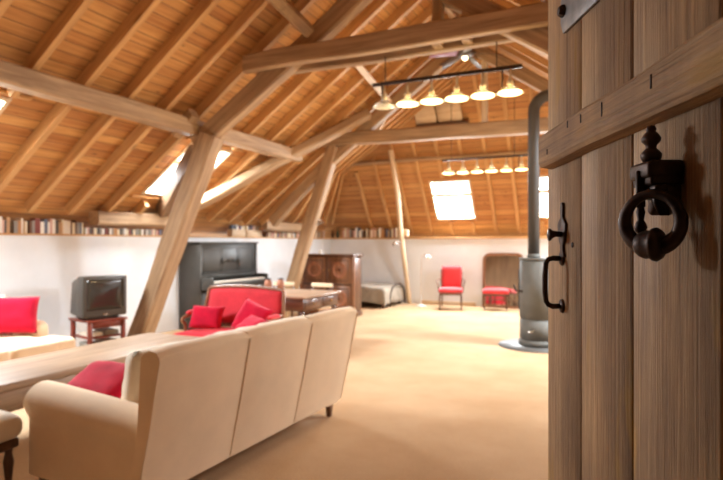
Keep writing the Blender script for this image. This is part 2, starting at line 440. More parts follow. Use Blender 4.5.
# purlins, both long slopes and the hip
beam('purlin', [(-5.04, -.15, 3.02), (-5.04, 2.6, 3.03), (-5.04, 5.6, 3.02), (-5.05, 8.3, 3.02)], .2, .19, OAK(), ceiling, (0, 0, 1), 0.02, .02, 3, 6)
beam('purlin', [(mir(-5.04), -.15, 3.02), (mir(-5.04), 8.3, 3.02)], .2, .19, OAK(), ceiling, (0, 0, 1), 0.02, .02, 5, 12)
beam('purlin', [(-6.0, 11.93, 3.40), (1.4, 11.93, 3.40)], .09, .09, OAK(), ceiling, (0, 0, 1), 0.02, .03, 5, 14)
beam('purlin', [(RC, -.15, ZR - .16), (RC, 10.5, ZR - .16)], .12, .2, OAK(), ceiling, (1, 0, 0), 0.01, .02, 5, 12)

# walls
o = MB().box(-7.3, -.2, 0, -6.9, 13.35, 1.60).build('wall_left', PLASTER); tag(o, kind='structure')
o = MB().box(2.3, -.2, 0, 2.7, 13.35, 1.60).build('wall_right', PLASTER); tag(o, kind='structure')
o = MB().box(-6.9, 13.0, 0, 2.3, 13.35, 1.60).build('wall_back', PLASTER); tag(o, kind='structure')
mb = MB()
zt = lambda x: (zl(x) if x < RC else zl(mir(x))) - .0
mb.prism([(-7.3, 0), (-.95, 0), (-.95, zt(-.95)), (RC, ZR), (-7.3, zt(-7.3))], .46, T(0, -.2, 0))
mb.prism([(-.95, 2.2), (.36, 2.2), (.36, zt(.36)), (-.95, zt(-.95))], .46, T(0, -.2, 0))
mb.prism([(.36, 0), (2.7, 0), (2.7, zt(2.7)), (.36, zt(.36))], .46, T(0, -.2, 0))
tag(mb.build('wall_front', wood('front_low_bounce_planks', col(150, 116, 82), col(110, 80, 54), 'z', .7, 14, 1.0)), kind='structure')  # unseen wall, brown plank tone chosen to cut bounce on the near side
o = MB().box(-7.3, -2.3, -.12, 2.7, 13.35, 0).build('floor', CARPET); tag(o, kind='structure')
LIGHT_BLOCK = wood('light_block_planks', col(120, 92, 66), col(88, 64, 44), 'z', .7, 14, 1.0)  # unseen dark box added behind the doorway to block sky light
for nm_, bx_ in (('wall_light_block_left', (-1.5, -2.3, 0, -1.35, -.2, 2.6)), ('wall_light_block_right', (1.0, -2.3, 0, 1.15, -.2, 2.6)), ('wall_light_block_back', (-1.35, -2.3, 0, 1.0, -2.15, 2.6)), ('ceiling_light_block', (-1.5, -2.3, 2.6, 1.15, -.2, 2.7))):
    tag(MB().box(*bx_).build(nm_, LIGHT_BLOCK), kind='structure')
tag(MB().box(-7.06, .3, 1.60, -6.88, 13.1, 1.625, .004).build('trim_1', RAFT('y')), kind='structure')
tag(MB().box(-6.87, 12.97, 1.60, 2.28, 13.16, 1.64, .004).build('trim_2', RAFT('x')), kind='structure')
tag(MB().box(2.28, .3, 1.60, 2.46, 13.1, 1.625, .004).build('trim_3', RAFT('y')), kind='structure')
tag(MB().box(-4.35, 12.975, 0.0, -3.0, 13.0, .09, .004).build('baseboard_back', PALE('x')), kind='structure')

# skylights
def skylight(n, M, w, l, bar=True):
    """local: x across 0..w, y up-slope 0..l, z out of the room"""
    f = MB(); t = .045
    f.box(0, 0, -.02, w, t, .10, .004, 1, M); f.box(0, l - t, -.02, w, l, .10, .004, 1, M)
    f.box(0, t, -.02, t, l - t, .10, .004, 1, M); f.box(w - t, t, -.02, w, l - t, .10, .004, 1, M)
    if bar: f.box(t, l * .60, -.01, w - t, l * .60 + .075, .07, .004, 1, M)
    o = f.build('window_%d' % n, PALE()); tag(o, kind='structure')
    p = MB().box(t, t, .04, w - t, l - t, .048, 0, 1, M).build('pane', PANE, o)
    return o
Lf = math.sqrt(1 + TA * TA)
def left_frame(y, side=0, r=HR0):
    X = Vector((0, 1, 0)); Yv = Vector((1 if not side else -1, 0, TA)).normalized(); Zv = Vector((-TA if not side else TA, 0, 1)).normalized()
    M = Matrix((X, Yv, Zv)).transposed().to_4x4(); M.translation = (r if not side else mir(r), y, zl(r)); return M
skl = [(left_frame(2.6), .97, .98 * Lf), (left_frame(6.16), .94, .98 * Lf), (left_frame(7.6, 1), .9, .98 * Lf)]  # last one is an unseen right-slope skylight, added to light the far floor
Xb = Vector((1, 0, 0)); Yb = Vector((0, -1 / 1.38, 1)).normalized(); Zb = Vector((0, .81, .587)).normalized()
def back_frame(r, z=2.065):
    M = Matrix((Xb, Yb, Zb)).transposed().to_4x4(); M.translation = (r, (20.08 - z) / 1.38, z); return M
lb = .895 * math.sqrt(1 + 1 / 1.38 ** 2)
skl += [(back_frame(-3.97), .98, lb), (back_frame(-1.61), .98, lb)]
for i, (M, w, l) in enumerate(skl): skylight(i + 1, M, w, l)

# ------------------------------------------------------------------ timber frame
G = 'old oak timbers of the roof trusses'
def timber(name, label, cat, *a, **k): return tag(beam(name, *a, **k), label, cat, G)
timber('leaning_post', 'thick leaning oak post just right of the television, rising to the roof', 'post', [(-6.17, 5.75, 0), (-5.5, 5.75, 1.42), (-5.07, 5.75, 2.34), (-4.80, 5.75, 2.92)], .24, .27, OAK(), rough=.025, bev=.025, seed=1, cuts=6)
timber('principal_rafter', 'heavy sloping oak rafter crossing the near tie beam at upper left', 'beam', [(-5.05, 5.75, 2.81), (-4.78, 5.75, 2.98), (-3.0, 5.75, 4.11), (-2.42, 5.75, 4.52)], .17, .24, OAK(), rough=.025, bev=.02, seed=2, cuts=8)
for yy, nm, hh in ((5.57, 'long oak tie beam nearest the camera, high across the room', .21), (5.87, 'thinner board clamped behind the nearest tie beam', .14)):
    timber('tie_beam', nm, 'beam', [(-4.14, yy, 3.66 + hh / 2 - .07), (-2.2, yy, 3.62 + hh / 2 - .02), (-.2, yy, 3.60 + hh / 2)], .11, hh, OAK(), rough=.02, bev=.015, seed=3, cuts=10)
timber('tie_beam', 'far oak tie beam crossing behind the hanging lamps', 'beam', [(-4.92, 9.1, 3.40), (-3, 9.1, 3.39), (.15, 9.1, 3.33)], .22, .225, OAK(), rough=.03, bev=.02, seed=4, cuts=9)
timber('leaning_post', 'leaning oak post left of the carved cabinet, under the far tie beam', 'post', [(-5.88, 9.1, 0), (-5.43, 9.1, 1.37), (-4.74, 9.1, 3.30)], .2, .23, OAK(), rough=.025, bev=.025, seed=5, cuts=7)
timber('principal_rafter', 'sloping oak rafter of the far truss above its tie beam', 'beam', [(-6.1, 9.1, 1.90), (-4.95, 9.1, 2.94), (-2.42, 9.1, 4.78)], .17, .2, OAK(), rough=.02, bev=.02, seed=6, cuts=8)
timber('wind_brace', 'long diagonal oak brace climbing from the wall top behind the piano', 'beam', [(-6.62, 6.95, 1.94), (-5.69, 7.51, 2.52), (-4.9, 8.12, 3.08), (-3.95, 8.9, 3.78)], .15, .20, OAK(), hint=nl, rough=.02, bev=.02, seed=7, cuts=6)
timber('wind_brace', 'dark crooked brace at the top edge, meeting the near rafter', 'beam', [(-3.30, 5.66, 4.02), (-3.38, 5.2, 4.17), (-3.34, 4.3, 4.26)], .16, .14, OAK(), hint=nl, rough=.03, bev=.02, seed=8, cuts=5)
timber('wind_brace', 'short pale brace hanging down beside the unlit end of the lamp rail', 'beam', [(-3.42, 7.0, 4.18), (-3.62, 9.0, 4.0)], .13, .10, PALE(), hint=nl, rough=.01, bev=.01, seed=9, cuts=3)
timber('plate_beam', 'short hewn beam on the wall top left of the big leaning post', 'beam', [(-6.76, 5.55, 1.86), (-6.76, 7.05, 1.87)], .2, .21, OAK(), hint=(0, 0, 1), rough=.03, bev=.03, seed=10, cuts=6)
timber('plate_beam', 'hewn beam on the wall top between the box files and the far post', 'beam', [(-6.76, 9.75, 1.88), (-6.76, 11.5, 1.86)], .2, .17, OAK(), hint=(0, 0, 1), rough=.03, bev=.03, seed=11, cuts=6)
for r_, l_ in ((-1.74, 'left'), (-1.42, 'right')):
    timber('strut', 'short upright oak strut on the near tie beam, %s one of the pair' % l_, 'post', [(r_, 5.75, 3.62), (r_ + .02, 5.75, zl(mir(r_) if r_ > RC else r_) - .02)], .15, .1, OAK(), hint=(0, 1, 0), rough=.01, seed=12, cuts=3)
timber('strut', 'pale upright strut on the far tie beam behind the lamps', 'post', [(-1.95, 9.1, 3.5), (-1.95, 9.1, zl(mir(-1.95)) - .1)], .09, .09, PALE(), rough=.01, seed=13, cuts=2)
timber('strut', 'slanting pale strut behind the unlit lamp, above the far tie beam', 'post', [(-4.0, 9.28, 3.5), (-3.55, 9.28, 4.1)], .05, .07, PALE(), rough=.01, seed=14, cuts=2)
timber('leaning_pole', 'slender crooked pale pole leaning from the back wall foot up to the tie beam', 'post', [(-4.63, 12.93, 0), (-4.65, 12.72, .7), (-4.64, 12.40, 1.6), (-4.61, 12.05, 2.6), (-4.66, 11.72, 3.62)], .105, .105, PALE(), hint=(1, 0, 0), rough=.015, bev=.04, seed=15, cuts=4)
timber('tie_block', 'small wooden block fixed across the slender pole at shelf height', 'beam', [(-4.76, 12.46, 1.74), (-4.50, 12.46, 1.74)], .1, .16, PALE(), hint=(0, 1, 0), bev=.01)
timber('cleat', 'stubby oak cleat under the purlin where it crosses the near rafter', 'beam', [(-5.22, 5.52, 2.93), (-4.90, 5.52, 3.16)], .14, .15, OAK(), hint=(0, 1, 0), bev=.015)
timber('strut', 'added shade-darkened oak strut between the leaning post head and the wall top, beside the skylight', 'post', [(-5.24, 5.95, 2.77), (-5.95, 6.36, 2.40), (-6.66, 6.76, 2.02)], .16, .22, wood('shaded_oak', col(146, 116, 88), col(100, 76, 56), 'x', .7, 16, 1.0), rough=.02, bev=.02, seed=31, cuts=4)  # added timber in darker oak, standing in for shade in the skylight well
# mirrored half of the trusses, behind the door
timber('leaning_post', 'leaning oak post of the near truss on the right, behind the door', 'post', [(mir(-6.17), 5.75, 0), (mir(-4.80), 5.75, 2.92)], .24, .27, OAK(), rough=.025, bev=.025, seed=21, cuts=12)
timber('principal_rafter', 'sloping oak rafter of the near truss on the right side', 'beam', [(mir(-6.62), 5.75, 1.80), (mir(-4.78), 5.75, 2.98), (mir(-2.42), 5.75, 4.52)], .17, .22, OAK(), rough=.025, bev=.02, seed=22, cuts=8)
timber('leaning_post', 'leaning oak post of the far truss on the right, behind the stove', 'post', [(mir(-5.88), 9.1, 0), (mir(-4.74), 9.1, 3.25)], .2, .23, OAK(), rough=.025, bev=.025, seed=23, cuts=9)
timber('principal_rafter', 'sloping oak rafter of the far truss on the right side', 'beam', [(mir(-4.95), 9.1, 3.0), (mir(-2.42), 9.1, 4.78)], .17, .2, OAK(), rough=.02, bev=.02, seed=24, cuts=8)

# pale hatch high on the hip slope
o = thing('roof_hatch', 'pale panelled roof hatch above the far tie beam, behind the lamps', 'hatch')
M = back_frame(-3.95, 4.15)
MB().box(0, 0, -.10, .46, .42, -.02, .01, 1, M).box(.5, 0, -.10, 1.02, .42, -.02, .01, 1, M).build('panel', PALE(), o)
MB().box(.0, -.10, -.16, 1.14, 0, -.01, .008, 1, M).build('sill', DARKW('x'), o)

# ------------------------------------------------------------------ the plank door
DO = Vector((.307, .3065, 0)); dx = Vector((-.3910, .9205, 0)).normalized(); dn = Vector((-.9205, -.3910, 0)).normalized()
DM = Matrix((dx, -dn, Vector((0, 0, 1)))).transposed().to_4x4(); DM.translation = DO   # local x = from hinge, local -y = towards the viewer
mb = MB()
for a, c in ((0.0, .232), (.235, .495), (.498, .7215), (.7255, .942), (.9445, 1.156)):
    mb.box(a, 0, .01, c - .001, .035, 2.16, .004, 1)
door = mb.build('door_1', DOORZ); door.matrix_world = DM; tag(door, kind='structure')
mb = MB()
for a in (.2335, .4965, .7235, .943): mb.box(a - .008, .014, .012, a + .008, .024, 2.158)
mb.build('gap_backing', plain('dark_gap_backing', col(40, 28, 20), .9), door)  # dark strips added so plank gaps look shaded and leak no light
def dpart(mb, name, mat, parent=None): return mb.build(name, mat, parent or door)
for zz in (1.672, .30):
    mb = MB(); b = bmesh.new(); nseg = 26
    rings = []
    for i in range(nseg + 1):
        x = 1.125 * i / nseg; w0 = .004 * noise.noise((x * 5, zz, 0)); w1 = .004 * noise.noise((x * 5, zz, 5))
        rings.append([b.verts.new(p) for p in ((x, -.001, zz + w0), (x, -.024, zz + .004 + w0), (x, -.030, zz + .012 + w0), (x, -.030, zz + .068 + w1), (x, -.022, zz + .076 + w1), (x, -.001, zz + .078 + w1))])
    for r0, r1 in zip(rings, rings[1:]):
        for k in range(6): b.faces.new((r0[k], r0[(k + 1) % 6], r1[(k + 1) % 6], r1[k]))
    b.faces.new(rings[0]); b.faces.new(rings[-1]); bmesh.ops.recalc_face_normals(b, faces=b.faces)
    mb._merge(b); rl = dpart(mb, 'rail', DOORX)
    if zz > 1:
        nm = MB()
        for x_, z_, h_ in ((.765, 1.722, .012), (.86, 1.728, .008), (.93, 1.733, .007), (.60, 1.72, .010), (1.06, 1.70, .006)):
            nm.box(x_ - .002, -.0315, z_ - h_, x_ + .002, -.0295, z_ + h_, .0008, 1)
        nm.build('nail', IRON, rl)
# keyhole
MB().lathe([(0, -.001), (.006, -.001), (.006, .001), (0, .001)], 12, T(.988, -.0005, 1.496) @ RX(PI / 2)).build('keyhole', BLACKK, door)
# strap hinge end at the top
mb = MB(); mb.prism([(1.03, 1.948), (1.046, 1.975), (1.046, 2.02), (1.02, 2.045), (.3, 2.045), (.3, 1.925), (.85, 1.938)], .006, T(0, -.0065, 0), .0015)
st = mb.build('strap', IRON2, door)
MB().lathe([(0, 0), (.013, 0), (.013, .006), (.009, .012), (0, .013)], 6, T(1.024, -.006, 1.994) @ RX(PI / 2), False).build('bolt', IRON, st)
# knocker (local origin on the door face, x = along, z up, -y out)
KM = T(.592, 0, 1.54)
kn = MB()
kn.box(-.020, -.044, .036, .034, 0, .070, .004, 2, KM)             # cross block
kn.box(-.022, -.048, .046, .036, 0, .069, .005, 2, KM)
kn.prism([(-.014, .037), (.026, .037), (.020, .014), (.022, .002), (.012, -.004), (.0, .006), (-.012, .010)], .030, KM @ T(-.008, -.034, 0), .004)
kn.prism([(-.024, .037), (.008, .037), (.004, .018), (-.012, .016), (-.030, -.006), (-.022, .016)], .018, KM @ T(0, -.040, 0), .003)   # cheek plate
kn.box(.001, -.052, .008, .007, -.04, .058, .0015, 1, KM)
kn.lathe([(0, -.038), (.006, -.036), (.0085, -.029), (.006, -.022), (.004, -.019), (.006, -.008), (.004, .0)], 16, KM @ T(.004, -.046, .010))
kn.lathe([(0, .054), (.013, .054), (.016, .060), (.017, .067), (.012, .074), (.008, .078), (.009, .084), (.0145, .090), (.0155, .096), (.011, .104), (.007, .108), (.0085, .112), (.006, .118), (0, .120)], 20, KM @ T(0, -.034, .029) @ Matrix.Diagonal((.80, .80, .75, 1)))
kp = kn.build('knocker', IRON, door)
rm = KM @ T(-.026, -.046, .026) @ RZ(-.72) @ RX(.03)
pts = []; rr = []
for i in range(40):
    a = 2 * PI * i / 40 + PI / 2; ca, sa = math.cos(a), math.sin(a)
    pts.append((.035 * ca * (1 + .04 * sa * -1), 0, -.037 + .035 * sa)); rr.append(.0084 + .0035 * max(0, -sa) ** 2 - .002 * max(0, sa))
ring = MB().tube(pts, rr, 12, rm, True)
ring.build('ring', IRON, kp)
MB().lathe([(0, -.022), (.012, -.022), (.021, -.019), (.026, -.012), (.025, -.007), (.021, -.004), (.022, .004), (.019, .012), (.014, .018), (0, .022)], 22, rm @ T(.004, -.002, -.068) @ RY(PI / 2) @ Matrix.Diagonal((.86, .86, .86, 1))).build('striker', IRON, kp)
# thumb latch and pull handle
lt = MB(); KL = T(1.043, 0, 0)
lt.prism([(-.004, 1.587), (.003, 1.588), (.006, 1.575), (.0045, 1.556), (.010, 1.550), (.019, 1.540), (.016, 1.520), (.012, 1.505), (.006, 1.496), (.0065, 1.484), (.012, 1.470), (-.012, 1.470), (-.0065, 1.484), (-.006, 1.496), (-.012, 1.505), (-.016, 1.520), (-.019, 1.540), (-.010, 1.550), (-.0045, 1.556), (-.006, 1.575)], .006, KL @ T(0, -.006, 0), .001)
bmesh.ops.scale(lt.bm, vec=(1.35, 1, 1), space=T(-1.043, 0, 0), verts=lt.bm.verts)
lp = lt.build('latch_plate', IRON, door)
MB().tube([(0, 0, 1.518), (0, -.018, 1.520), (0, -.030, 1.518)], [.006, .0065, .011], 12, KL).lathe([(0, 0), (.013, 0), (.014, .004), (0, .007)], 14, KL @ T(0, -.028, 1.518) @ RX(PI / 2)).build('thumb_lever', IRON, lp)
hd = MB(); KH = T(1.050, 0, 0)
hp = [(0, -.002, 1.466), (0, -.022, 1.467), (0, -.031, 1.464), (0, -.036, 1.456), (0, -.038, 1.43), (0, -.038, 1.395), (0, -.036, 1.374), (0, -.031, 1.366), (0, -.022, 1.362), (0, -.002, 1.363)]
hd.tube(hp, [.006, .0058, .0056, .0056, .0062, .0062, .0056, .0056, .0058, .006], 12, KH)
for zz in (1.466, 1.363): hd.lathe([(0, 0), (.016, 0), (.014, .004), (.008, .006), (0, .006)], 16, KH @ T(0, -.0005, zz) @ RX(PI / 2))
hd.build('handle', IRON, door)

# ------------------------------------------------------------------ big cream sofa (back to the camera's right)
def legs(root, pts, h, mat, r0=.03, r1=.02, z0=0):
    for x, y in pts: MB().box(-r1, -r1, z0, r1, r1, h, .004, 1).build('leg', mat, root, (x, y, 0)) if r0 == r1 else taper_leg(root, x, y, z0, h, r0, r1, mat)
def taper_leg(root, x, y, z0, h, r0, r1, mat):
    mb = MB(); b = bmesh.new()
    A = [b.verts.new((sx * r1, sy * r1, z0)) for sx, sy in ((-1, -1), (1, -1), (1, 1), (-1, 1))]; D = [b.verts.new((sx * r0, sy * r0, h)) for sx, sy in ((-1, -1), (1, -1), (1, 1), (-1, 1))]
    b.faces.new(A[::-1]); b.faces.new(D)
    for i in range(4): b.faces.new((A[i], A[(i + 1) % 4], D[(i + 1) % 4], D[i]))
    bmesh.ops.bevel(b, geom=list(b.edges), offset=.003, segments=1, affect='EDGES'); mb._merge(b)
    return mb.build('leg', mat, root, (x, y, 0))
# local: x = along the length (0 near end .. L far end), y = depth (0 = outside of the back, + towards the seat)
def sofa(root, L, back_h, depth, cush=3, fab=CREAM, roll=.095, arm_h=.64, lean=.17, seat_h=.44, seams=(1 / 3, 2 / 3)):
    legs(root, [(.10, .27), (L - .10, .23), (.09, depth - .08), (L - .09, depth - .08)], .17, DARKW(), .03, .018)
    MB().box(.08, .22, .12, L - .08, depth, .30, .025, 3).build('seat_frame', fab, root)
    # back: leaning slab in panels with a soft rolled top
    th = .15; sl = math.atan2(lean, back_h - .13)
    xs = [0] + [L * s for s in seams] + [L]
    mb = MB()
    for i, (a, c) in enumerate(zip(xs, xs[1:])):
        n = 6; b = bmesh.new(); prof = []
        y0 = lean; zb = .13
        sec = [(lean, zb), (lean * .5, (zb + back_h - .05) / 2), (.008, back_h - .045), (.004, back_h - .02), (.03, back_h), (.075, back_h + .012), (.12, back_h), (.145, back_h - .03), (.17, back_h * .6), (.22, zb + .1), (.16 + lean * .6, zb)]
        rings = []
        for k in range(n + 1):
            x = a + (c - a) * k / n; e = 1 - abs(2 * k / n - 1) ** 4
            end = 0.004 if k in (0, n) else 0
            rg = []
            for j, (yy, zz) in enumerate(sec):
                py = yy + (end if j <= 3 else -end) - (.006 * e if j in (1, 2) else 0); pz = zz + (.010 * e if 3 <= j <= 6 else 0) - (end if 3 <= j <= 6 else 0)
                rg.append(b.verts.new((x, py, pz)))
            rings.append(rg)
        m_ = len(sec)
        for r0, r1 in zip(rings, rings[1:]):
            for k in range(m_): b.faces.new((r0[k], r0[(k + 1) % m_], r1[(k + 1) % m_], r1[k]))
        b.faces.new(rings[0]); b.faces.new(rings[-1]); bmesh.ops.recalc_face_normals(b, faces=b.faces)
        mb._merge(b, None, True)
    bk = mb.build('backrest', fab, root)
    md = bk.modifiers.new('es', 'EDGE_SPLIT'); md.split_angle = math.radians(50)
    # welt seams on the outside
    for s in (0.0,) + tuple(seams) + (1.0,):
        MB().tube([(L * s, lean + .002, .14), (L * s, .5 * lean, (.13 + back_h - .05) / 2), (L * s, .006, back_h - .04), (L * s, .03, back_h + .001), (L * s, .075, back_h + .010), (L * s, .125, back_h)], .004, 6).build('piping', fab, bk)
    for e in (0, 1):       # rolled arms
        mb = MB(); b = bmesh.new(); rings = []
        n = 12
        for k in range(n + 1):
            f = k / n; y = .19 + (depth - .02 - .19) * f; top = arm_h - .055 * (1 - f); R = roll * (1 + .10 * f)
            if k == n: R *= .94
            rg = []
            cx = .135
            for q in range(17):
                a_ = math.radians(-60 + 275 * q / 16)
                rg.append((cx + R * math.cos(a_) * 1.05, top - R + R * math.sin(a_)))
            pts = [(cx + R * .55, .11)] + rg + [(cx - R * .84, top - R * 1.75), (cx - R * .86, .11)]
            rings.append([b.verts.new(((px if e == 0 else L - px), y + (.02 if k == n and 3 < j < 16 else 0), pz)) for j, (px, pz) in enumerate(pts)])
        m_ = len(rings[0])
        for r0, r1 in zip(rings, rings[1:]):
            for k in range(m_): b.faces.new((r0[k], r0[(k + 1) % m_], r1[(k + 1) % m_], r1[k]))
        b.faces.new(rings[0]); b.faces.new(rings[-1]); bmesh.ops.recalc_face_normals(b, faces=b.faces)
        mb._merge(b, None, True); ar = mb.build('arm', fab, root)
        md = ar.modifiers.new('es', 'EDGE_SPLIT'); md.split_angle = math.radians(48)
    cw = (L - .46) / cush
    for i in range(cush):
        a = .23 + cw * i
        MB().puff(a + .005, .30, .30, a + cw - .005, depth + .02, seat_h + .02, .03, .045, seed=i).build('seat_cushion', fab, root)
        MB().pillow(cw * 1.02, .46, .32, T(a + cw / 2 + (.02 if i else -.03), .455, .65) @ RX(.16), .03, seed=i * 3, wr=.02).build('back_cushion', CREAMP, root)
    return root
# orientation: local x -> along the room, local y -> towards -r
sr = thing('sofa', 'large cream sofa seen from behind, its seamed back towards the open floor', 'sofa', (-2.09, 2.11, 0))
MS = Matrix(((.034, -.9994, 0, 0), (.9994, .034, 0, 0), (0, 0, 1, 0), (0, 0, 0, 1)))
sr.rotation_euler = (0, 0, math.atan2(.9994, .034))
sofa(sr, 2.2, .935, 1.14, roll=.118, arm_h=.645)
MSW = T(-2.09, 2.11, 0) @ RZ(sr.rotation_euler.z)
def on_sofa(mb, name, mat, label, cat, M, group=None):
    o = mb.build(name, mat); o.matrix_world = MSW @ M; return tag(o, label, cat, group)
on_sofa(MB().pillow(.52, .42, .17, None, .05, seed=4), 'cushion', RED, 'dark crimson cushion leaning on the near arm of the big cream sofa', 'cushion', T(.44, .98, .56) @ RZ(PI / 2 + .1) @ RX(1.1))

# ------------------------------------------------------------------ table between the sofas
tb = thing('coffee_table', 'long low wooden table with a thick plank top between the two cream sofas', 'table', (-4.1, 2.95, 0), math.radians(.6))
MB().box(-.375, -1.5, .50, .375, 1.44, .55, .008, 2).build('tabletop', TABLEW(), tb)
MB().box(-.33, -1.42, .34, -.30, 1.37, .50, .004, 1).box(.30, -1.42, .34, .33, 1.37, .50, .004, 1).box(-.30, -1.42, .34, .30, -1.39, .50, .004, 1).box(-.30, 1.34, .34, .30, 1.37, .50, .004, 1).build('apron', TABLEW(), tb)
for x in (-.29, .29):
    for y in (-1.38, 1.33): MB().box(-.04, -.04, 0, .04, .04, .50, .006, 2).build('leg', TABLEW('z'), tb, (x, y, 0))

# ------------------------------------------------------------------ second cream sofa against the left wall
s2 = thing('sofa', 'cream sofa against the left wall with a crimson cushion, cut by the left edge', 'sofa', (-6.62, 4.30, 0), -PI / 2)
L2 = 2.1
# local x: from far end (0) towards the camera, local y: towards +r
legs(s2, [(.08, .12), (L2 - .08, .12), (.1, .92), (L2 - .1, .92)], .14, DARKW(), .03, .018)
MB().box(.02, .06, .12, L2 - .02, 1.0, .30, .03, 3).build('seat_frame', CREAM, s2)
MB().puff(.03, -.02, .12, L2 - .03, .22, .84, .0, .07, 8).build('backrest', CREAM, s2)
for e in (0, 1):
    x0 = .02 if e == 0 else L2 - .23
    MB().puff(x0, .08, .12, x0 + .21, .72, .61, .015, .085, 9).build('arm', CREAM, s2)
for i in range(3):
    a = .23 + (L2 - .46) / 3 * i
    mb = MB().puff(a + .004, .20, .30, a + (L2 - .46) / 3 - .004, 1.2, .455, .02, .045, 9, seed=i)
    if i == 0: mb.puff(.06, .76, .30, .33, 1.2, .455, .01, .045, 8)
    if i == 2: mb.puff(L2 - .33, .76, .30, L2 - .06, 1.2, .455, .01, .045, 8)
    mb.build('seat_cushion', CREAM, s2)
    MB().pillow(.54, .46, .2, T(a + .27, .27, .68) @ RX(.2 + 0), .03, seed=i + 20).build('back_cushion', CREAMP, s2)
o = MB().pillow(.54, .42, .18, None, .06, seed=9).build('cushion', RED)
o.location = (-6.08, 3.92, .70); o.rotation_euler = (.30, 0, math.radians(62)); o.rotation_euler = (-.28, .03, math.radians(48))
tag(o, 'bright crimson cushion leaning on the cream sofa beside the left wall', 'cushion')

# upholstered footstool at the front of the big sofa, cut by the left edge
fs = thing('footstool', 'cream padded footstool with dark wooden legs beside the near sofa arm', 'stool', (-3.42, 1.86, 0), .1)
MB().puff(-.28, -.26, .345, .28, .26, .50, .035, .07, 8, seed=3).build('seat', CREAMP, fs)
MB().box(-.25, -.23, .30, .25, .23, .355, .008, 1).build('seat_frame', DARKW('x'), fs)
for x in (-.21, .21):
    for y in (-.19, .19): MB().lathe([(.014, 0), (.02, .03), (.014, .07), (.024, .16), (.03, .22), (.02, .27), (.026, .31)], 12).build('leg', DARKW(), fs, (x, y, 0))

# ------------------------------------------------------------------ television on its stand
sd = thing('tv_stand', 'small reddish wooden television stand with open shelves', 'stand', (-6.13, 5.10, 0), math.radians(77))
for x in (-.26, .26):
    for y in (-.22, .22): MB().box(-.027, -.027, 0, .027, .027, .50, .004, 1).build('leg', REDW(), sd, (x, y, 0))
MB().box(-.31, -.26, .50, .31, .26, .53, .006, 2).build('stand_top', REDW('x'), sd)
MB().box(-.26, -.235, .42, .26, -.205, .50, .003, 1).build('apron', REDW('x'), sd)
for z in (.10, .29): MB().box(-.27, -.22, z, .27, .22, z + .02, .003, 1).build('shelf', REDW('x'), sd)
sd.scale = (.84, 1, 1)
def rel(o, M): o.matrix_world = T(-6.13, 5.10, 0) @ RZ(math.radians(77)) @ M; return o
# the stand's front is local -y
tv = thing('television', 'old bulky grey tube television on the red wooden stand', 'television'); rel(tv, T(-.02, -.03, .53) @ Matrix.Diagonal((.92, 1, 1, 1)))
mb = MB(); mb.box(-.315, -.20, .03, .315, -.04, .55, .022, 3)
b = bmesh.new()
A = [b.verts.new(p) for p in ((-.31, -.07, .035), (.31, -.07, .035), (.31, -.07, .54), (-.31, -.07, .54))]
D = [b.verts.new(p) for p in ((-.27, .24, .05), (.27, .24, .05), (.24, .24, .48), (-.24, .24, .48))]
b.faces.new(A); b.faces.new(D[::-1])
for i in range(4): b.faces.new((A[i], A[(i + 1) % 4], D[(i + 1) % 4], D[i]))
bmesh.ops.recalc_face_normals(b, faces=b.faces); bmesh.ops.bevel(b, geom=list(b.edges), offset=.02, segments=2, affect='EDGES'); mb._merge(b)
mb.box(-.22, -.16, 0, .22, .16, .04, .01, 1)
mb.build('housing', TVM, tv)
b = bmesh.new(); n = 10; g = {}
for i in range(n + 1):
    for j in range(n + 1):
        u, v = 2 * i / n - 1, 2 * j / n - 1
        g[i, j] = b.verts.new((.262 * u, -.203 - .018 * (1 - u * u) * (1 - v * v) - .002, .315 + .195 * v))
for i in range(n):
    for j in range(n): b.faces.new((g[i, j], g[i + 1, j], g[i + 1, j + 1], g[i, j + 1]))
edge = [g[i, 0] for i in range(n + 1)] + [g[n, j] for j in range(1, n + 1)] + [g[i, n] for i in range(n - 1, -1, -1)] + [g[0, j] for j in range(n - 1, 0, -1)]
ext = [b.verts.new((v.co.x * .98, -.190, .315 + (v.co.z - .315) * .98)) for v in edge]
for i in range(len(edge)): b.faces.new((edge[i], edge[(i + 1) % len(edge)], ext[(i + 1) % len(ext)], ext[i]))
b.faces.new(ext); bmesh.ops.recalc_face_normals(b, faces=b.faces)
mb = MB(); mb._merge(b, None, True); mb.build('screen', SCREEN, tv)
MB().box(-.03, -.206, .052, .03, -.199, .068, .002, 1).build('badge', CHROME, tv)
for q, (zz, x, w, h, mt, nm) in enumerate(((.31, -.125, .21, .05, PAPER, 'upper shelf, left'), (.31, .12, .22, .06, GREYBOX, 'upper shelf, right'), (.12, -.12, .21, .10, GREYBOX, 'lower shelf, left'), (.12, .12, .22, .12, PAPER, 'lower shelf, right'))):
    mb = MB()
    for k in range(3): mb.box(-w / 2 + .006 * (k % 2), -.17 + .004 * k, h * k / 3 + .001, w / 2 - .004 * k, .12, h * (k + 1) / 3 - .001, .003, 1)
    o = mb.build('magazine_stack', mt); rel(o, T(x * .84, 0, zz) @ Matrix.Diagonal((.84, 1, 1, 1))); tag(o, 'pale stack of magazines on the television stand, %s' % nm, 'magazines', 'magazine stacks in the television stand')

# ------------------------------------------------------------------ piano (local x along the room, front = +r)
pn = thing('piano', 'tall black upright piano against the left white wall', 'piano', (-6.87, 7.36, 0), -PI / 2)
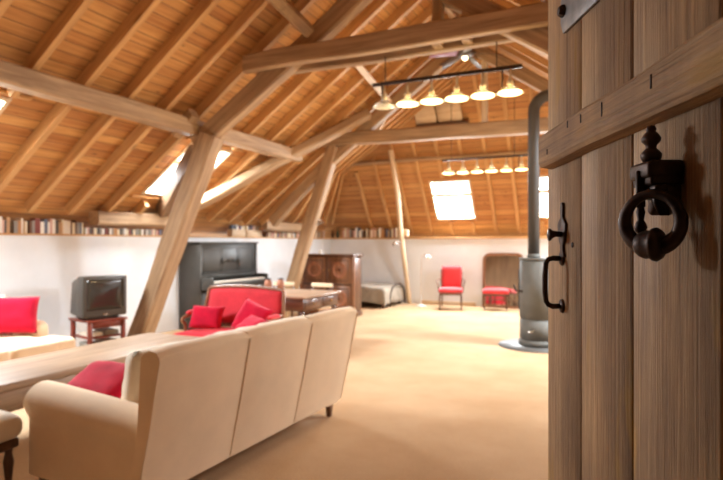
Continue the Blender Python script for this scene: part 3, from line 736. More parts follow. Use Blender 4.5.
# local: y -> +r, x -> -y(room) so use negative x
Wp = 1.64
def px_(a, c): return (-c, -a)
MB().box(-.05, 0, 0, 0, .47, 1.49, .006, 1).box(-.05, .47, .68, 0, .74, .91, .03, 3).build('side_panel', PIANO, pn)
MB().box(-Wp, 0, 0, -Wp + .05, .47, 1.49, .006, 1).box(-Wp, .47, .68, -Wp + .05, .74, .91, .03, 3).build('side_panel', PIANO, pn)
MB().box(-Wp - .02, -.0, 1.49, .02, .49, 1.52, .008, 2).build('lid', PIANO, pn)
MB().box(-Wp + .05, .02, .05, -.05, .05, 1.48).build('back_panel', PIANO, pn)
mb = MB().box(-Wp + .05, .42, .86, -.05, .45, 1.49, .004, 1)
for a, c in ((.12, .55), (.60, 1.04), (1.09, 1.52)):
    mb.box(-c, .448, .95, -a, .456, .96, .002, 1).box(-c, .448, 1.40, -a, .456, 1.41, .002, 1).box(-c, .448, .95, -c + .01, .456, 1.41, .002, 1).box(-a - .01, .448, .95, -a, .456, 1.41, .002, 1)
up = mb.build('front_panel', PIANO, pn)
mb = MB(); cx = -.82
for k in range(6):
    for sx in (-1, 1):
        mb.tube([(cx + sx * (.03 + .04 * k), .458, 1.14 + .03 * math.sin(k)), (cx + sx * (.05 + .04 * k), .461, 1.19 + .03 * math.cos(k * 1.3)), (cx + sx * (.075 + .04 * k), .458, 1.15)], .007, 6)
mb.lathe([(0, 0), (.04, 0), (.034, .008), (.02, .012), (0, .012)], 16, T(cx, .452, 1.18) @ RX(-PI / 2))
mb.build('carving', plain('piano_carving', col(82, 80, 76), .35), up)
MB().box(-Wp + .05, .40, .88, -.05, .46, .97, .01, 2).box(-Wp + .05, .42, .97, -.05, .52, .985, .004, 1, T(0, 0, 0)).build('fallboard', PIANO, pn)
MB().box(-Wp + .05, .40, .70, -.05, .72, .815, .012, 2).build('key_bed', PIANO, pn)
MB().box(-Wp + .05, .05, .10, -.05, .42, .12).box(-Wp + .05, .40, .08, -.05, .425, .70, .004, 1).build('lower_panel', PIANO, pn)
MB().box(-Wp + .05, .03, 0, -.05, .45, .08, .004, 1).build('plinth', PIANO, pn)
ks = MB()
nk = 52; kw = (Wp - .16) / nk
for k in range(nk): ks.box(-.08 - kw * (k + 1) + .0006, .50, .815, -.08 - kw * k - .0006, .70, .842)
ko = ks.build('white_keys', IVORY, pn)
ks = MB()
for k in range(nk):
    if k % 7 in (0, 1, 3, 4, 5): ks.box(-.08 - kw * (k + 1) - .006, .49, .842, -.08 - kw * (k + 1) + .006, .60, .855, .001, 1)
ko = ks.build('black_keys', BLACKK, pn)
for x in (-.08, -Wp + .08): MB().lathe([(.03, 0), (.03, .04), (.022, .06), (.02, .30), (.032, .42), (.026, .46), (.036, .70)], 14).build('leg', PIANO, pn, (x, .66, 0))
for k in (-1, 0, 1): MB().box(-.02, .42, .05, .02, .56, .065, .006, 2).build('pedal', BRASS, pn, (cx + k * .09, 0, 0))
# ------------------------------------------------------------------ red settee (front faces -y)
st = thing('settee', 'small settee in rose red velvet with a carved wooden frame', 'settee', (-4.22, 5.40, 0))
W = 1.22
def arch(w, z0, z1, y, n=14, bulge=.04):
    return [(-w / 2 + w * i / n, y, z1 - bulge + bulge * math.sin(PI * i / n)) for i in range(n + 1)]
mb = MB(); xs0 = -W / 2 + .03
fr = [(xs0, .20, .40), (xs0 - .01, .24, .70), (xs0 + .01, .28, .90)] + [(p[0], p[1], p[2]) for p in arch(W - .12, 0, .955, .29, 12, .03)] + [(-xs0 - .01, .28, .90), (-xs0 + .01, .24, .70), (-xs0, .20, .40)]
mb.tube(fr, .022, 10).tube([(xs0, .21, .47), (-xs0, .21, .47)], .02, 8)
mb.build('back_frame', MIDW(), st)
b = bmesh.new(); n = 12; g = {}
for s_ in (0, 1):
    for i in range(n + 1):
        for j in range(n + 1):
            u, v = 2 * i / n - 1, j / n; e = (1 - u ** 6) * (1 - (2 * v - 1) ** 6)
            x = u * (W / 2 - .045); z = .49 + (.43 + .02 * math.cos(u * PI / 2)) * v; y = .215 + .075 * v
            g[s_, i, j] = b.verts.new((x, y + (-.045 * e ** .4 - .004 if s_ == 0 else .012), z))
for i in range(n):
    for j in range(n):
        b.faces.new((g[0, i, j], g[0, i + 1, j], g[0, i + 1, j + 1], g[0, i, j + 1])); b.faces.new((g[1, i, j + 1], g[1, i + 1, j + 1], g[1, i + 1, j], g[1, i, j]))
for i in range(n):
    b.faces.new((g[0, i, 0], g[1, i, 0], g[1, i + 1, 0], g[0, i + 1, 0])); b.faces.new((g[0, i, n], g[0, i + 1, n], g[1, i + 1, n], g[1, i, n]))
    b.faces.new((g[0, 0, i], g[0, 0, i + 1], g[1, 0, i + 1], g[1, 0, i])); b.faces.new((g[0, n, i], g[1, n, i], g[1, n, i + 1], g[0, n, i + 1]))
bmesh.ops.recalc_face_normals(b, faces=b.faces); mb = MB(); mb._merge(b, None, True); mb.build('backrest', PINKRED, st)
MB().puff(-W / 2, -.36, .30, W / 2, .24, .43, .035, .05, 9, seed=5).build('seat', fabric('settee_red', col(196, 24, 44), 250, 8, .1, .15), st)
MB().box(-W / 2 + .01, -.35, .245, W / 2 - .01, .23, .31, .012, 2).build('seat_frame', MIDW('x'), st)
for s_ in (-1, 1):
    a = MB().tube([(s_ * (W / 2 - .03), .235, .64), (s_ * (W / 2 - .01), .10, .62), (s_ * (W / 2 - .005), -.08, .60), (s_ * (W / 2 - .005), -.17, .58), (s_ * (W / 2 - .01), -.19, .55), (s_ * (W / 2 - .01), -.13, .50), (s_ * (W / 2 - .02), -.14, .43), (s_ * (W / 2 - .02), -.16, .30)], .02, 10).build('arm', MIDW('y'), st)
    MB().puff(s_ * (W / 2 - .008) - .03, -.10, .612, s_ * (W / 2 - .008) + .03, .12, .655, .01, .022, 5).build('arm_pad', PINKRED, a)
    for y in (-.30, .19):
        MB().tube([(0, 0, .27), (s_ * .015, (-.02 if y < 0 else .02), .20), (s_ * .004, 0, .08), (s_ * .012, (-.015 if y < 0 else .03), .0)], [.03, .026, .015, .018], 10).build('leg', MIDW(), st, (s_ * (W / 2 - .05), y, 0))
def cush(w, h, t, loc, rot, label, seed, mat=RED, pinch=.06):
    o = MB().pillow(w, h, t, None, pinch, seed=seed).build('cushion', mat); o.location = loc; o.rotation_euler = rot; return tag(o, label, 'cushion')
cush(.42, .30, .15, (-4.56, 5.36, .585), (-.45, .03, .28), 'crimson velvet cushion at the left end of the red settee', 11)
cush(.44, .40, .15, (-3.92, 5.40, .60), (-.45, .30, -.12), 'crimson cushion tilted on its corner at the right end of the red settee', 12)
cush(.38, .30, .12, (-3.78, 5.20, .545), (-1.0, .1, -.4), 'smaller crimson cushion slumped before the tilted one on the settee', 13)

# ------------------------------------------------------------------ writing table with chairs
dk = thing('writing_table', 'dark wooden writing table with a pale top behind the settee', 'table', (-4.42, 7.02, 0))
MB().box(-.72, -.57, .735, .60, .55, .765, .008, 2).build('tabletop', wood('pale_desk_top', col(170, 144, 122), col(128, 98, 76), 'x', .3), dk)  # top paler than the body
MB().box(-.68, -.53, .56, .56, .51, .735, .006, 1).build('apron', DARKW('x'), dk)
for y in (-.27, .25):
    d_ = MB().box(.560, y - .22, .585, .572, y + .22, .715, .004, 1).build('drawer', DARKW('y'), dk)
    MB().lathe([(0, 0), (.012, 0), (.016, .012), (.01, .02), (0, .021)], 12, T(.572, y, .65) @ RY(PI / 2)).build('knob', BRASS, d_)
MB().box(-.62, -.03, .14, .50, .01, .17, .004, 1).build('stretcher', DARKW('x'), dk)
for x in (-.63, .51):
    for y in (-.48, .46): MB().lathe([(.02, 0), (.028, .03), (.018, .07), (.022, .12), (.034, .18), (.02, .24), (.03, .34), (.036, .44), (.024, .50), (.036, .56)], 14).build('leg', DARKW(), dk, (x, y, 0))
def din_chair(label):
    c = thing('dining_chair', label, 'chair', group='wooden chairs behind the writing table')
    MB().puff(-.21, -.22, .43, .21, .20, .475, .012, .018, 6).build('seat', fabric('tan_seat', col(186, 150, 112)), c)
    MB().box(-.20, -.20, .38, .20, .19, .43, .006, 1).build('seat_frame', MIDW('x'), c)
    for s_ in (-1, 1):
        MB().tube([(s_ * .19, .18, 0), (s_ * .19, .17, .42), (s_ * .19, .20, .65), (s_ * .19, .235, .80)], [.014, .018, .016, .014], 8).build('leg', DARKW(), c)
        MB().box(-.016, -.016, 0, .016, .016, .38, .004, 1).build('leg', DARKW(), c, (s_ * .18, -.18, 0))
    MB().box(-.205, .215, .765, .205, .245, .835, .012, 2).build('top_rail', PALE('x'), c)  # light reflected by the rail is put into its pale colour
    MB().box(-.18, .19, .60, .18, .21, .64, .006, 1).build('cross_rail', DARKW('x'), c)
    return c
c1 = din_chair('wooden dining chair behind the writing table, the one nearer the piano'); c1.location = (-5.12, 7.76, 0); c1.rotation_euler = (0, 0, .05)
c2 = copy_tree(c1); c2.location = (-4.42, 7.80, 0); c2.rotation_euler = (0, 0, -.04); c2['label'] = 'wooden dining chair behind the writing table, in front of the carved cabinet'
for i, (x, y, nm) in enumerate(((-4.98, 7.30, 'left one of two'), (-4.83, 7.42, 'right one of two'))):
    j = MB().lathe([(0, 0), (.045, 0), (.062, .04), (.06, .11), (.045, .15), (.04, .155)], 18).build('jar', CLAY, None, (x, y, .7655))
    tag(j, 'small brown jar with a dark lid on the writing table, %s' % nm, 'jar', 'brown lidded jars')
    MB().lathe([(.0, .153), (.046, .153), (.046, .17), (.02, .18), (0, .182)], 16).build('lid', CAP, j)

# ------------------------------------------------------------------ carved cabinet (front faces -y)
cb = thing('cabinet', 'dark carved wooden cabinet with round medallion doors by the leaning post', 'cabinet', (-5.36, 9.96, 0))
MB().box(-.58, 0, .08, .58, .43, 1.22, .006, 1).build('body', DARKW(), cb)
MB().box(-.62, -.05, 1.22, .62, .45, 1.27, .012, 2).build('cornice', DARKW('x'), cb)
MB().box(-.60, -.02, 0, .60, .44, .09, .01, 2).build('plinth', DARKW('x'), cb)
for s_ in (-1, 1): MB().box(s_ * .60 - .035, -.03, .09, s_ * .60 + .035, .02, 1.22, .012, 2).build('pilaster', MIDW(), cb)
MB().box(-.022, -.025, .09, .022, .0, 1.22, .006, 1).build('mullion', DARKW(), cb)
MB().box(-.56, -.022, .655, .56, 0, .685, .005, 1).build('middle_rail', DARKW('x'), cb)
for sx in (-1, 1):
    for z in (.375, .95):
        d_ = MB().box(sx * .29 - .26, -.018, z - .27, sx * .29 + .26, .002, z + .26, .006, 1).build('door', MIDW(), cb)
        MB().box(sx * .29 - .21, -.026, z - .22, sx * .29 + .21, -.016, z - .20, .003, 1).box(sx * .29 - .21, -.026, z + .19, sx * .29 + .21, -.016, z + .21, .003, 1).box(sx * .29 - .21, -.026, z - .2, sx * .29 - .19, -.016, z + .19, .003, 1).box(sx * .29 + .19, -.026, z - .2, sx * .29 + .21, -.016, z + .19, .003, 1).build('moulding', DARKW(), d_)
        MB().lathe([(0, 0), (.03, 0), (.05, .004), (.06, -.002), (.12, .002), (.14, .012), (.155, .012), (.165, 0), (.165, -.01), (0, -.01)][::-1], 30, T(sx * .29, -.018, z) @ RX(PI / 2)).build('medallion', wood('medallion', col(168, 112, 80), col(124, 76, 54), 'z', .4), d_)
        MB().lathe([(0, 0), (.01, 0), (.014, .012), (0, .02)], 10, T(sx * .06, -.018, z) @ RX(PI / 2)).build('knob', BRASS, d_)
o = MB().lathe([(0, 0), (.07, 0), (.075, .01), (.03, .02), (.02, .05), (.05, .07), (0, .085)], 18).build('dish', WHITEM, None, (-5.6, 10.12, 1.27)); tag(o, 'small white footed dish on top of the carved cabinet', 'dish')

# ------------------------------------------------------------------ daybed
bd = thing('daybed', 'low bed under a grey blanket in the far left corner', 'bed', (-5.72, 12.27, 0))
MB().box(-.92, -.58, .16, .92, .60, .28, .01, 2).build('bed_frame', DARKW('x'), bd)
MB().puff(-.92, -.60, .27, .88, .60, .42, .02, .05, 8).build('mattress', CREAMP, bd)
for x in (-.86, .86):
    for y in (-.52, .54): MB().box(-.03, -.03, 0, .03, .03, .18, .004, 1).build('leg', DARKW(), bd, (x, y, 0))
b = bmesh.new(); g = {}; nx, ny = 36, 30
for i in range(nx + 1):
    for j in range(ny + 1):
        a = -1.02 + 2.28 * i / nx; c = -1.00 + 1.62 * j / ny
        def fold(t, lo, hi):
            if t > hi: return hi, t - hi
            if t < lo: return lo, lo - t
            return t, 0
        x, ox = fold(a, -1.0, .93); y, oy = fold(c, -.65, .66)
        drop = max(ox, oy) + .25 * min(ox, oy)
        z = .50 - drop + .02 * noise.noise((a * 3, c * 3, 0)) - .05 * (a / 1.0) ** 2 * (a > 0)
        x += min(ox, .03) * .5 + (.02 + .03 * noise.noise((c * 7, 1, z * 3))) * (ox > .04) + .04 * ox
        y -= (.01 + .03 * noise.noise((a * 7, 5, z * 3)) + .08 * oy) * (oy > .04)
        g[i, j] = b.verts.new((x, y, max(z, .03)))
for i in range(nx):
    for j in range(ny): b.faces.new((g[i, j], g[i + 1, j], g[i + 1, j + 1], g[i, j + 1]))
mb = MB(); bmesh.ops.recalc_face_normals(b, faces=b.faces); mb._merge(b, None, True)
bl = mb.build('blanket', GREYB, None, (-5.72, 12.27, 0)); bl.modifiers.new('th', 'SOLIDIFY').thickness = .012
tag(bl, 'grey wool blanket draped over the bed in the far corner', 'blanket')
hb = [(.99, -.40, .02), (.99, -.38, .30), (.99, -.25, .46), (.99, 0, .52), (.99, .25, .52), (.99, .48, .42), (.99, .58, .24), (.99, .60, .02)]
MB().tube(hb, .014, 10).build('bed_rail', IRON, bd)

# ------------------------------------------------------------------ floor lamp
fl = thing('floor_lamp', 'slim white reading lamp standing near the back wall beside the pale pole', 'lamp', (-4.19, 12.5, 0))
MB().lathe([(0, 0), (.13, 0), (.13, .015), (.05, .03), (.012, .045), (0, .045)], 22).build('base', WHITEM, fl)
MB().tube([(0, 0, .03), (0, 0, 1.12), (.015, 0, 1.19), (.07, -.02, 1.22), (.17, -.05, 1.19)], .009, 8).build('pole', CHROME, fl)
lh = MB().lathe([(.02, .06), (.035, .04), (.06, -.03), (.055, -.03), (.03, .035)], 16, T(.21, -.06, 1.16) @ RY(-.5)).build('lamp_shade', WHITEM, fl)
MB().lathe([(0, .02), (.02, .01), (.026, -.012), (0, -.028)], 12, T(.21, -.06, 1.15)).build('bulb', glow('lamp_bulb', col(255, 236, 200), 2.5), lh)

# ------------------------------------------------------------------ red armchair and stool
ch = thing('armchair', 'red upholstered open armchair with dark wooden arms against the back wall', 'chair', (-3.40, 12.28, 0), .22)
SEATR = fabric('coral_red', col(206, 62, 66), 250, 8, .08, .4)
MB().puff(-.27, -.28, .38, .27, .22, .47, .03, .035, 7).build('seat', SEATR, ch)
MB().box(-.25, -.26, .33, .25, .20, .39, .008, 1).build('seat_frame', DARKW('x'), ch)
mb = MB(); mb.pillow(.47, .52, .09, T(0, .27, .71) @ RX(-.16), -.02, 12, .002).build('backrest', SEATR, ch)
mb = MB().tube([(-.21, .20, .40), (-.23, .26, .60), (-.24, .31, .84), (-.22, .33, .93), (0, .335, .955), (.22, .33, .93), (.24, .31, .84), (.23, .26, .60), (.21, .20, .40)], .016, 8).build('back_frame', DARKW(), ch)
for s_ in (-1, 1):
    MB().tube([(s_ * .235, .27, .66), (s_ * .30, .10, .655), (s_ * .315, -.08, .64), (s_ * .305, -.14, .61), (s_ * .28, -.12, .52), (s_ * .265, -.14, .38)], .014, 8).build('arm', DARKW('y'), ch)
    MB().tube([(s_ * .235, -.24, .36), (s_ * .245, -.26, .22), (s_ * .235, -.25, 0)], [.02, .016, .011], 8).build('leg', DARKW(), ch)
    MB().tube([(s_ * .215, .18, .36), (s_ * .215, .20, .2), (s_ * .225, .27, 0)], [.018, .015, .011], 8).build('leg', DARKW(), ch)
fs2 = thing('footstool', 'low red upholstered stool with thin legs in front of the mirror', 'stool', (-2.44, 12.52, 0), .2)
MB().puff(-.29, -.22, .36, .29, .22, .46, .03, .035, 7).build('seat', SEATR, fs2)
MB().box(-.27, -.20, .32, .27, .20, .37, .008, 1).build('seat_frame', DARKW('x'), fs2)
for x in (-.24, .24):
    for y in (-.17, .17): MB().tube([(x, y, .34), (x * 1.02, y, .2), (x, y, 0)], [.018, .014, .01], 8).build('leg', DARKW(), fs2)

# mirror leaning on the back wall
mr = thing('mirror', 'large mirror with an arched pale wooden frame leaning on the back wall', 'mirror', (-2.35, 12.87, 0)); mr.rotation_euler = (-.07, 0, 0)
def arched(w, h, r, n=8):
    p = [(-w / 2, 0), (-w / 2, h - r)] + [(-w / 2 + r - r * math.cos(PI / 2 * i / n), h - r + r * math.sin(PI / 2 * i / n)) for i in range(1, n + 1)]
    return p + [(-x, z) for x, z in p[::-1]]
o_, i_ = arched(.94, 1.27, .17), [(x, z + .06) for x, z in arched(.82, 1.15, .12)]
b = bmesh.new(); k = len(o_)
vs = [[b.verts.new((x, y, z)) for x, z in q] for q, y in ((o_, 0), (i_, 0), (i_, .035), (o_, .035))]
for q in range(4):
    for i in range(k): b.faces.new((vs[q][i], vs[q][(i + 1) % k], vs[(q + 1) % 4][(i + 1) % k], vs[(q + 1) % 4][i]))
bmesh.ops.recalc_face_normals(b, faces=b.faces); mb = MB(); mb._merge(b); mb.build('frame', MIDW(), mr)
MB().prism([(x, z + .055) for x, z in arched(.83, 1.16, .12)], .012, T(0, .016, 0)).build('glass', MIRROR, mr)

# ------------------------------------------------------------------ stove
sv = thing('stove', 'tall grey steel wood stove on a round floor plate, left of the door', 'stove', (-1.02, 8.38, 0), math.radians(29.5))
MB().lathe([(0, 0), (.56, 0), (.56, .012), (0, .012)], 48).build('floor_plate', plain('plate_steel', col(96, 96, 94), .5, .2), sv)
def octo(r, z0, z1, bev=.02): 
    mb = MB(); b = bmesh.new(); n = 8
    A = [b.verts.new((r * math.cos(PI / 8 + PI / 4 * i), r * math.sin(PI / 8 + PI / 4 * i), z0)) for i in range(n)]; D = [b.verts.new((v.co.x, v.co.y, z1)) for v in A]
    b.faces.new(A[::-1]); b.faces.new(D)
    for i in range(n): b.faces.new((A[i], A[(i + 1) % n], D[(i + 1) % n], D[i]))
    bmesh.ops.bevel(b, geom=list(b.edges), offset=bev, segments=2, affect='EDGES'); mb._merge(b, None, True); return mb
octo(.275, .012, .10, .006).build('base', STOVEM, sv)
octo(.262, .10, .40, .012).build('log_drawer', STOVEM, sv)
octo(.265, .405, 1.25, .012).build('body', STOVEM, sv)
octo(.275, 1.25, 1.285, .01).build('top_plate', STOVEM, sv)
dm = MB().box(-.10, -.262, .52, .10, -.242, 1.12, .008, 2, RZ(-PI / 4 * 3)).build('fire_door', plain('stove_dark', col(54, 54, 54), .35, .4), sv)
MB().box(-.07, -.268, .62, .07, -.26, 1.05, .003, 1, RZ(-PI / 4 * 3)).build('glass', plain('stove_glass', col(20, 18, 16), .08), dm)
MB().tube([(-.24, -.05, .80), (-.31, .06, .80), (-.33, .09, .88)], .014, 8).build('handle', IRON, sv)
MB().box(-.04, -.262, .22, .04, -.252, .24, .003, 1, RZ(-PI / 4)).build('badge', CHROME, sv)
pts = [(0, 0, 1.28), (0, 0, 3.30)] + [(.22 - .22 * math.cos(a), 0, 3.42 + .22 * math.sin(a)) for a in [PI / 16 * i for i in range(0, 9)]] + [(.9, 0, 3.64), (1.55, 0, 3.64)]
fp = MB().tube([tuple(p) for p in pts], .083, 20, RZ(-math.radians(29.5)) @ T(-.06, 0, 0)).build('flue_pipe', plain('flue_steel', col(66, 62, 58), .6, .1), sv)
MB().tube([(-.052, .03, 1.285), (-.052, .03, 1.34)], .095, 20).build('collar', STOVEM, sv)

# ------------------------------------------------------------------ hanging lamp rails
def shade_mb(r=.13):
    return MB().lathe([(.018, .085), (.03, .08), (.06, .055), (.105, .022), (r, .0), (r + .004, -.006), (r - .006, -.002), (.10, .014), (.055, .046), (.025, .068), (.016, .07)], 28)
def lamp_rail(name, label, x0, x1, lamps, y, zr, zs, lit, hang, r=.13, ztop=(3.6, 3.6)):
    t = thing(name, label, 'lamp', (0, y, 0))
    MB().box(x0, -.012, zr - .02, x1, .012, zr + .02, .003, 1).build('rail', IRON, t)
    MB().tube([(x0, .02, zs + .012), (x1, .02, zs + .012)], .008, 6).build('lower_bar', IRON, t)
    for h, zt_ in zip(hang, ztop): MB().tube([(h, 0, zr), (h, 0, zt_)], .006, 6).build('rod', IRON, t)
    for x in (x0 + .12, x1 - .2): MB().tube([(x, 0, zr), (x, 0, zs + .045)], .009, 6).build('rod', IRON, t)
    for i, x in enumerate(lamps):
        s_ = shade_mb(r).build('lamp_shade', SHADEG, t, (x, 0, zs))
        MB().cyl((0, 0, .07), (0, 0, zr - zs - .02), .013, 10).lathe([(.02, .07), (.032, .09), (.032, .12), (.015, .14), (.015, .15)], 14).build('socket', plain('socket_bone', col(200, 184, 156), .4), s_)
        MB().lathe([(0, .004), (r * .90, .004), (r * .86, -.010), (r * .45, -.020), (0, -.024)], 24).build('diffuser', BULB if i in lit else SHADEG, s_)
    return t
lamp_rail('lamp_rail', 'iron lamp rail with five lit glass shades and one unlit, under the near tie beam', -2.53, -.86, [-2.385 + .281 * k for k in range(6)], 5.8, 3.31, 3.05, (1, 2, 3, 4, 5), (-2.37, -1.12), ztop=(3.62, 3.60))
lamp_rail('lamp_rail', 'farther lamp rail with six small lit shades near the back skylights', -3.08, -1.42, [-2.95 + .276 * k for k in range(6)], 10.5, 3.12, 2.86, (0, 1, 2, 3, 4, 5), (-2.9, -1.7), .12, ztop=(4.7, 4.7))

# ceiling fan
fn = thing('ceiling_fan', 'ceiling fan with grey blades hanging from the ridge', 'fan', (-2.2, 8.78, 4.57))
MB().tube([(0, 0, .05), (-.05, 0, .50)], .015, 8).build('rod', IRON2, fn)
MB().lathe([(0, -.06), (.06, -.07), (.13, -.04), (.14, .02), (.10, .07), (.03, .09), (0, .09)], 24).build('motor', IRON2, fn)
MB().lathe([(0, -.12), (.03, -.115), (.045, -.09), (.04, -.06), (0, -.06)], 18).build('lamp', SPOTG, fn)
blades = [plain('blade_grey', col(120, 124, 128), .4), plain('blade_dark', col(88, 70, 60), .5), plain('blade_plum', col(140, 84, 104), .5)]
for k in range(5):
    a = 2 * PI * k / 5 + math.radians(78)
    MB().box(.13, -.07, -.004, .62, .065, .004, .003, 1, RZ(a) @ RY(.16) @ RX(.3)).box(.08, -.02, -.012, .18, .02, -.004, .002, 1, RZ(a)).build('blade', blades[(0, 1, 2, 0, 1)[k]], fn)

# clip-on spotlights
def spot(label, loc, rz, tilt, lit=True):
    t = thing('spotlight', label, 'lamp', loc, rz, 'clip-on spotlights')
    MB().box(-.02, -.02, -.03, .02, .02, .03, .005, 1).build('clamp', CHROME, t)
    MB().tube([(0, 0, .0), (0, -.05, .03), (0, -.09, .02)], .008, 8).build('stem', CHROME, t)
    h = MB().lathe([(.02, -.06), (.035, -.05), (.045, .04), (.05, .07), (.045, .07), (.03, .04)], 16, T(0, -.11, .02) @ RX(tilt)).build('lamp_head', CHROME, t)
    return t
spot('chrome clip-on spotlight on the far leaning post at shelf height', (-5.05, 9.0, 1.86), .8, 1.3)
spot('dark clip-on spotlight on the slender pole below the wooden block', (-4.68, 12.36, 1.47), -.9, 2.4)
for i, (x, y, h, nm) in enumerate(((-6.15, 12.99, .26, 'tall green'), (-6.3, 12.985, .20, 'short brown'))):
    o = MB().lathe([(0, 0), (.035, 0), (.038, h * .55), (.014, h * .75), (.014, h), (0, h)], 16).build('bottle', plain('bottle_%d' % i, (col(70, 84, 70), col(96, 66, 44))[i], .2), None, (x - .55, y + .06, 1.64))
    tag(o, '%s bottle at the corner end of the back ledge' % nm, 'bottle')

# ------------------------------------------------------------------ books
BC = [('cream', (226, 214, 186)), ('white', (232, 228, 220)), ('tan', (184, 148, 110)), ('dark red', (128, 64, 58)), ('brown', (104, 72, 52)), ('grey', (142, 138, 132)), ('pale pink', (206, 164, 150)), ('dark grey', (92, 86, 82)), ('blue', (96, 104, 124)), ('olive', (122, 116, 80)), ('ochre', (184, 132, 84))]
BM = [plain('book_' + n.replace(' ', '_'), col(*c), .7) for n, c in BC]
ORD = ['first', 'second', 'third', 'fourth', 'fifth', 'sixth', 'seventh', 'eighth', 'ninth', 'tenth', 'eleventh', 'twelfth', 'thirteenth', 'fourteenth', 'fifteenth', 'sixteenth', 'seventeenth', 'eighteenth', 'nineteenth']
TENS = ['', '', 'twenty', 'thirty', 'forty', 'fifty', 'sixty', 'seventy']
def ordw(n):
    if n < 20: return ORD[n - 1]
    t, u = divmod(n, 10)
    return TENS[t][:-1] + 'ieth' if u == 0 else TENS[t] + '-' + ORD[u - 1]
def book(M, th, h, d, ci, label, group):
    mb = MB(); mb.box(0, 0, 0, .002, d, h); mb.box(th - .002, 0, 0, th, d, h); mb.box(.002, 0, 0, th - .002, .003, h)
    mb.mi = 1; mb.box(.002, .003, .003, th - .002, d - .003, h - .003)
    o = mb.build('book', [BM[ci], PAPER]); o.matrix_world = M
    return tag(o, label, 'book', group)
rnd = random.Random(11)
def row(fn_, a0, a1, hmin, hmax, where, group, d=.125, w=(.022, .052), gap=.06):
    a = a0; n = 0
    items = []
    while True:
        th = rnd.uniform(*w)
        if a + th > a1: break
        items.append((a, th)); a += th + .0015
        if rnd.random() < gap: a += rnd.uniform(.01, .05)
    if fn_ == 'left': pass
    last = 0
    for k, (p, th) in enumerate(items):
        ci = rnd.choices(range(len(BC)), [5, 5, 4, 2, 3, 4, 3, 3, 1, 1, 1])[0]
        if ci == last and rnd.random() < .5: ci = (ci + 3) % len(BC)
        last = ci; h = rnd.uniform(hmin, hmax)
        lab = '%s book, %s from left, %s' % (BC[ci][0], ordw(k + 1), where)
        if fn_ == 'left':   # spine towards +r ; left end in view = small y
            M = Matrix(((0, -1, 0, -6.905), (1, 0, 0, p), (0, 0, 1, 1.6255), (0, 0, 0, 1)))
        else:
            M = T(p, 12.985, 1.6405)
        book(M, th, h, d, ci, lab, group)
row('left', 4.15, 5.5, .15, .205, 'above the television', 'books on the ledge above the television', d=.11)
row('left', 5.53, 7.05, .085, .105, 'under the first hewn beam', 'books under the first hewn beam', d=.11)
row('left', 10.05, 11.45, .10, .13, 'under the second hewn beam', 'books under the second hewn beam', d=.11, w=(.03, .06))
row('left', 11.5, 12.7, .14, .20, 'in the far left corner', 'books in the far left corner', d=.11, w=(.03, .06))
row('back', -6.55, -4.72, .17, .26, 'on the back ledge above the bed', 'books on the back ledge above the bed', d=.12, w=(.03, .06))
# wooden magazine boxes
for i, (y, nm) in enumerate(((8.86, 'left'), (9.34, 'right'))):
    bx = thing('box_file', 'pale wooden box file on the wall top beyond the piano, %s of the two' % nm, 'box', (-6.90, y, 1.625), PI / 2, 'wooden box files')
    MB().box(0, 0, 0, .44, .012, .15, .002, 1).box(0, .108, 0, .44, .12, .15, .002, 1).box(0, .012, 0, .44, .108, .012).box(0, .012, .012, .012, .108, .15).box(.428, .012, .012, .44, .108, .15).build('body', PALE(), bx)
    for k, ci in enumerate((8, 7, 8, 1, 3, 8, 1, 0) if i == 0 else (0, 8, 4, 8, 6, 1, 2, 5)):
        M = T(-6.915, y + .018 + .051 * k, 1.6385) @ RZ(PI / 2)
        book(M, .042, (.22, .20, .21, .235, .20, .22, .19, .21)[k], .085, ci, '%s magazine in the %s wooden box file, %s from left' % (BC[ci][0], nm, ORD[k]), 'magazines in the wooden box files')
MB_ = MB().box(0, 0, 0, .02, .13, .26, .002, 1)
o = MB_.build('bookend', PALE('z')); o.matrix_world = T(-6.905, 9.82, 1.6255) @ RZ(PI / 2); tag(o, 'upright pale wooden bookend just right of the box files', 'bookend')

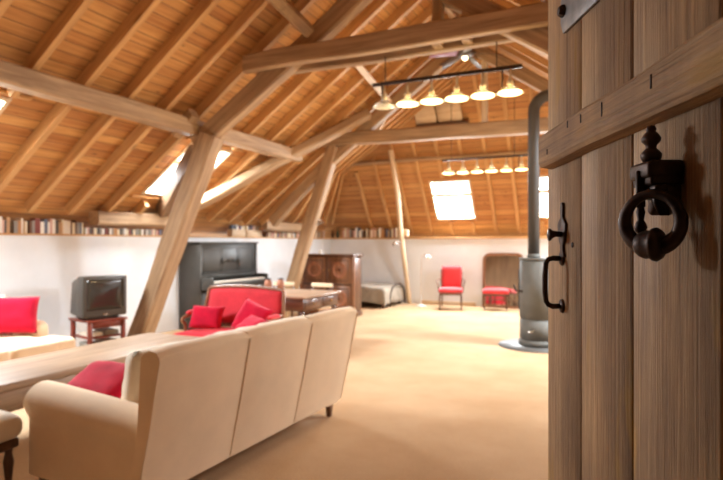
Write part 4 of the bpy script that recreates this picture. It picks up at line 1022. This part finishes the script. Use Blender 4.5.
# ------------------------------------------------------------------ light
def area(name, M, w, l, power, colr):
    d = bpy.data.lights.new(name, 'AREA'); d.shape = 'RECTANGLE'; d.size = w * .9; d.size_y = l * .9; d.energy = power; d.color = colr
    o = bpy.data.objects.new(name, d); C.objects.link(o)
    o.matrix_world = M @ T(w / 2, l / 2, .16); return o
DAY = (.90, .96, 1.0)
PW = [400, 430, 620, 480, 480]
for (M, w, l), p in zip(skl, PW): area('daylight', M, w, l, p, DAY)
for k in range(1, 6):
    d = bpy.data.lights.new('lamp_light', 'POINT'); d.energy = 24; d.color = (1, .72, .38); d.shadow_soft_size = .06
    o = bpy.data.objects.new('lamp_light', d); C.objects.link(o); o.location = (-2.385 + .281 * k, 5.8, 2.97)
for k in (0, 2.5, 5):
    d = bpy.data.lights.new('lamp_light', 'POINT'); d.energy = 10; d.color = (1, .72, .38); d.shadow_soft_size = .06
    o = bpy.data.objects.new('lamp_light', d); C.objects.link(o); o.location = (-2.95 + .276 * k, 10.5, 2.78)

w = bpy.data.worlds.new('World'); sc.world = w; w.use_nodes = True; nt = w.node_tree; nt.nodes.clear()
bg = nt.nodes.new('ShaderNodeBackground'); ow = nt.nodes.new('ShaderNodeOutputWorld'); bg.inputs[0].default_value = (1, .97, .93, 1); bg.inputs[1].default_value = 4.0
nt.links.new(bg.outputs[0], ow.inputs[0])

cam = bpy.data.cameras.new('Camera'); co = bpy.data.objects.new('Camera', cam); C.objects.link(co); sc.camera = co
co.location = (0, 0, 1.5); co.rotation_euler = (PI / 2, 0, math.atan2(.4179, .9085))
cam.sensor_width = 36; cam.lens = 36 * 551 / 723; cam.shift_y = 3 / 723; cam.clip_start = .02
cam.dof.use_dof = True; cam.dof.focus_distance = .85; cam.dof.aperture_fstop = 6.0
sc.view_settings.view_transform = 'Standard'; sc.view_settings.look = 'None'; sc.view_settings.gamma = 1
sc.view_settings.exposure = -0.25
sc.view_settings.use_curve_mapping = False
sc.cycles.max_bounces = 10; sc.cycles.diffuse_bounces = 6; sc.cycles.use_denoising = True
sc.cycles.sample_clamp_indirect = 6
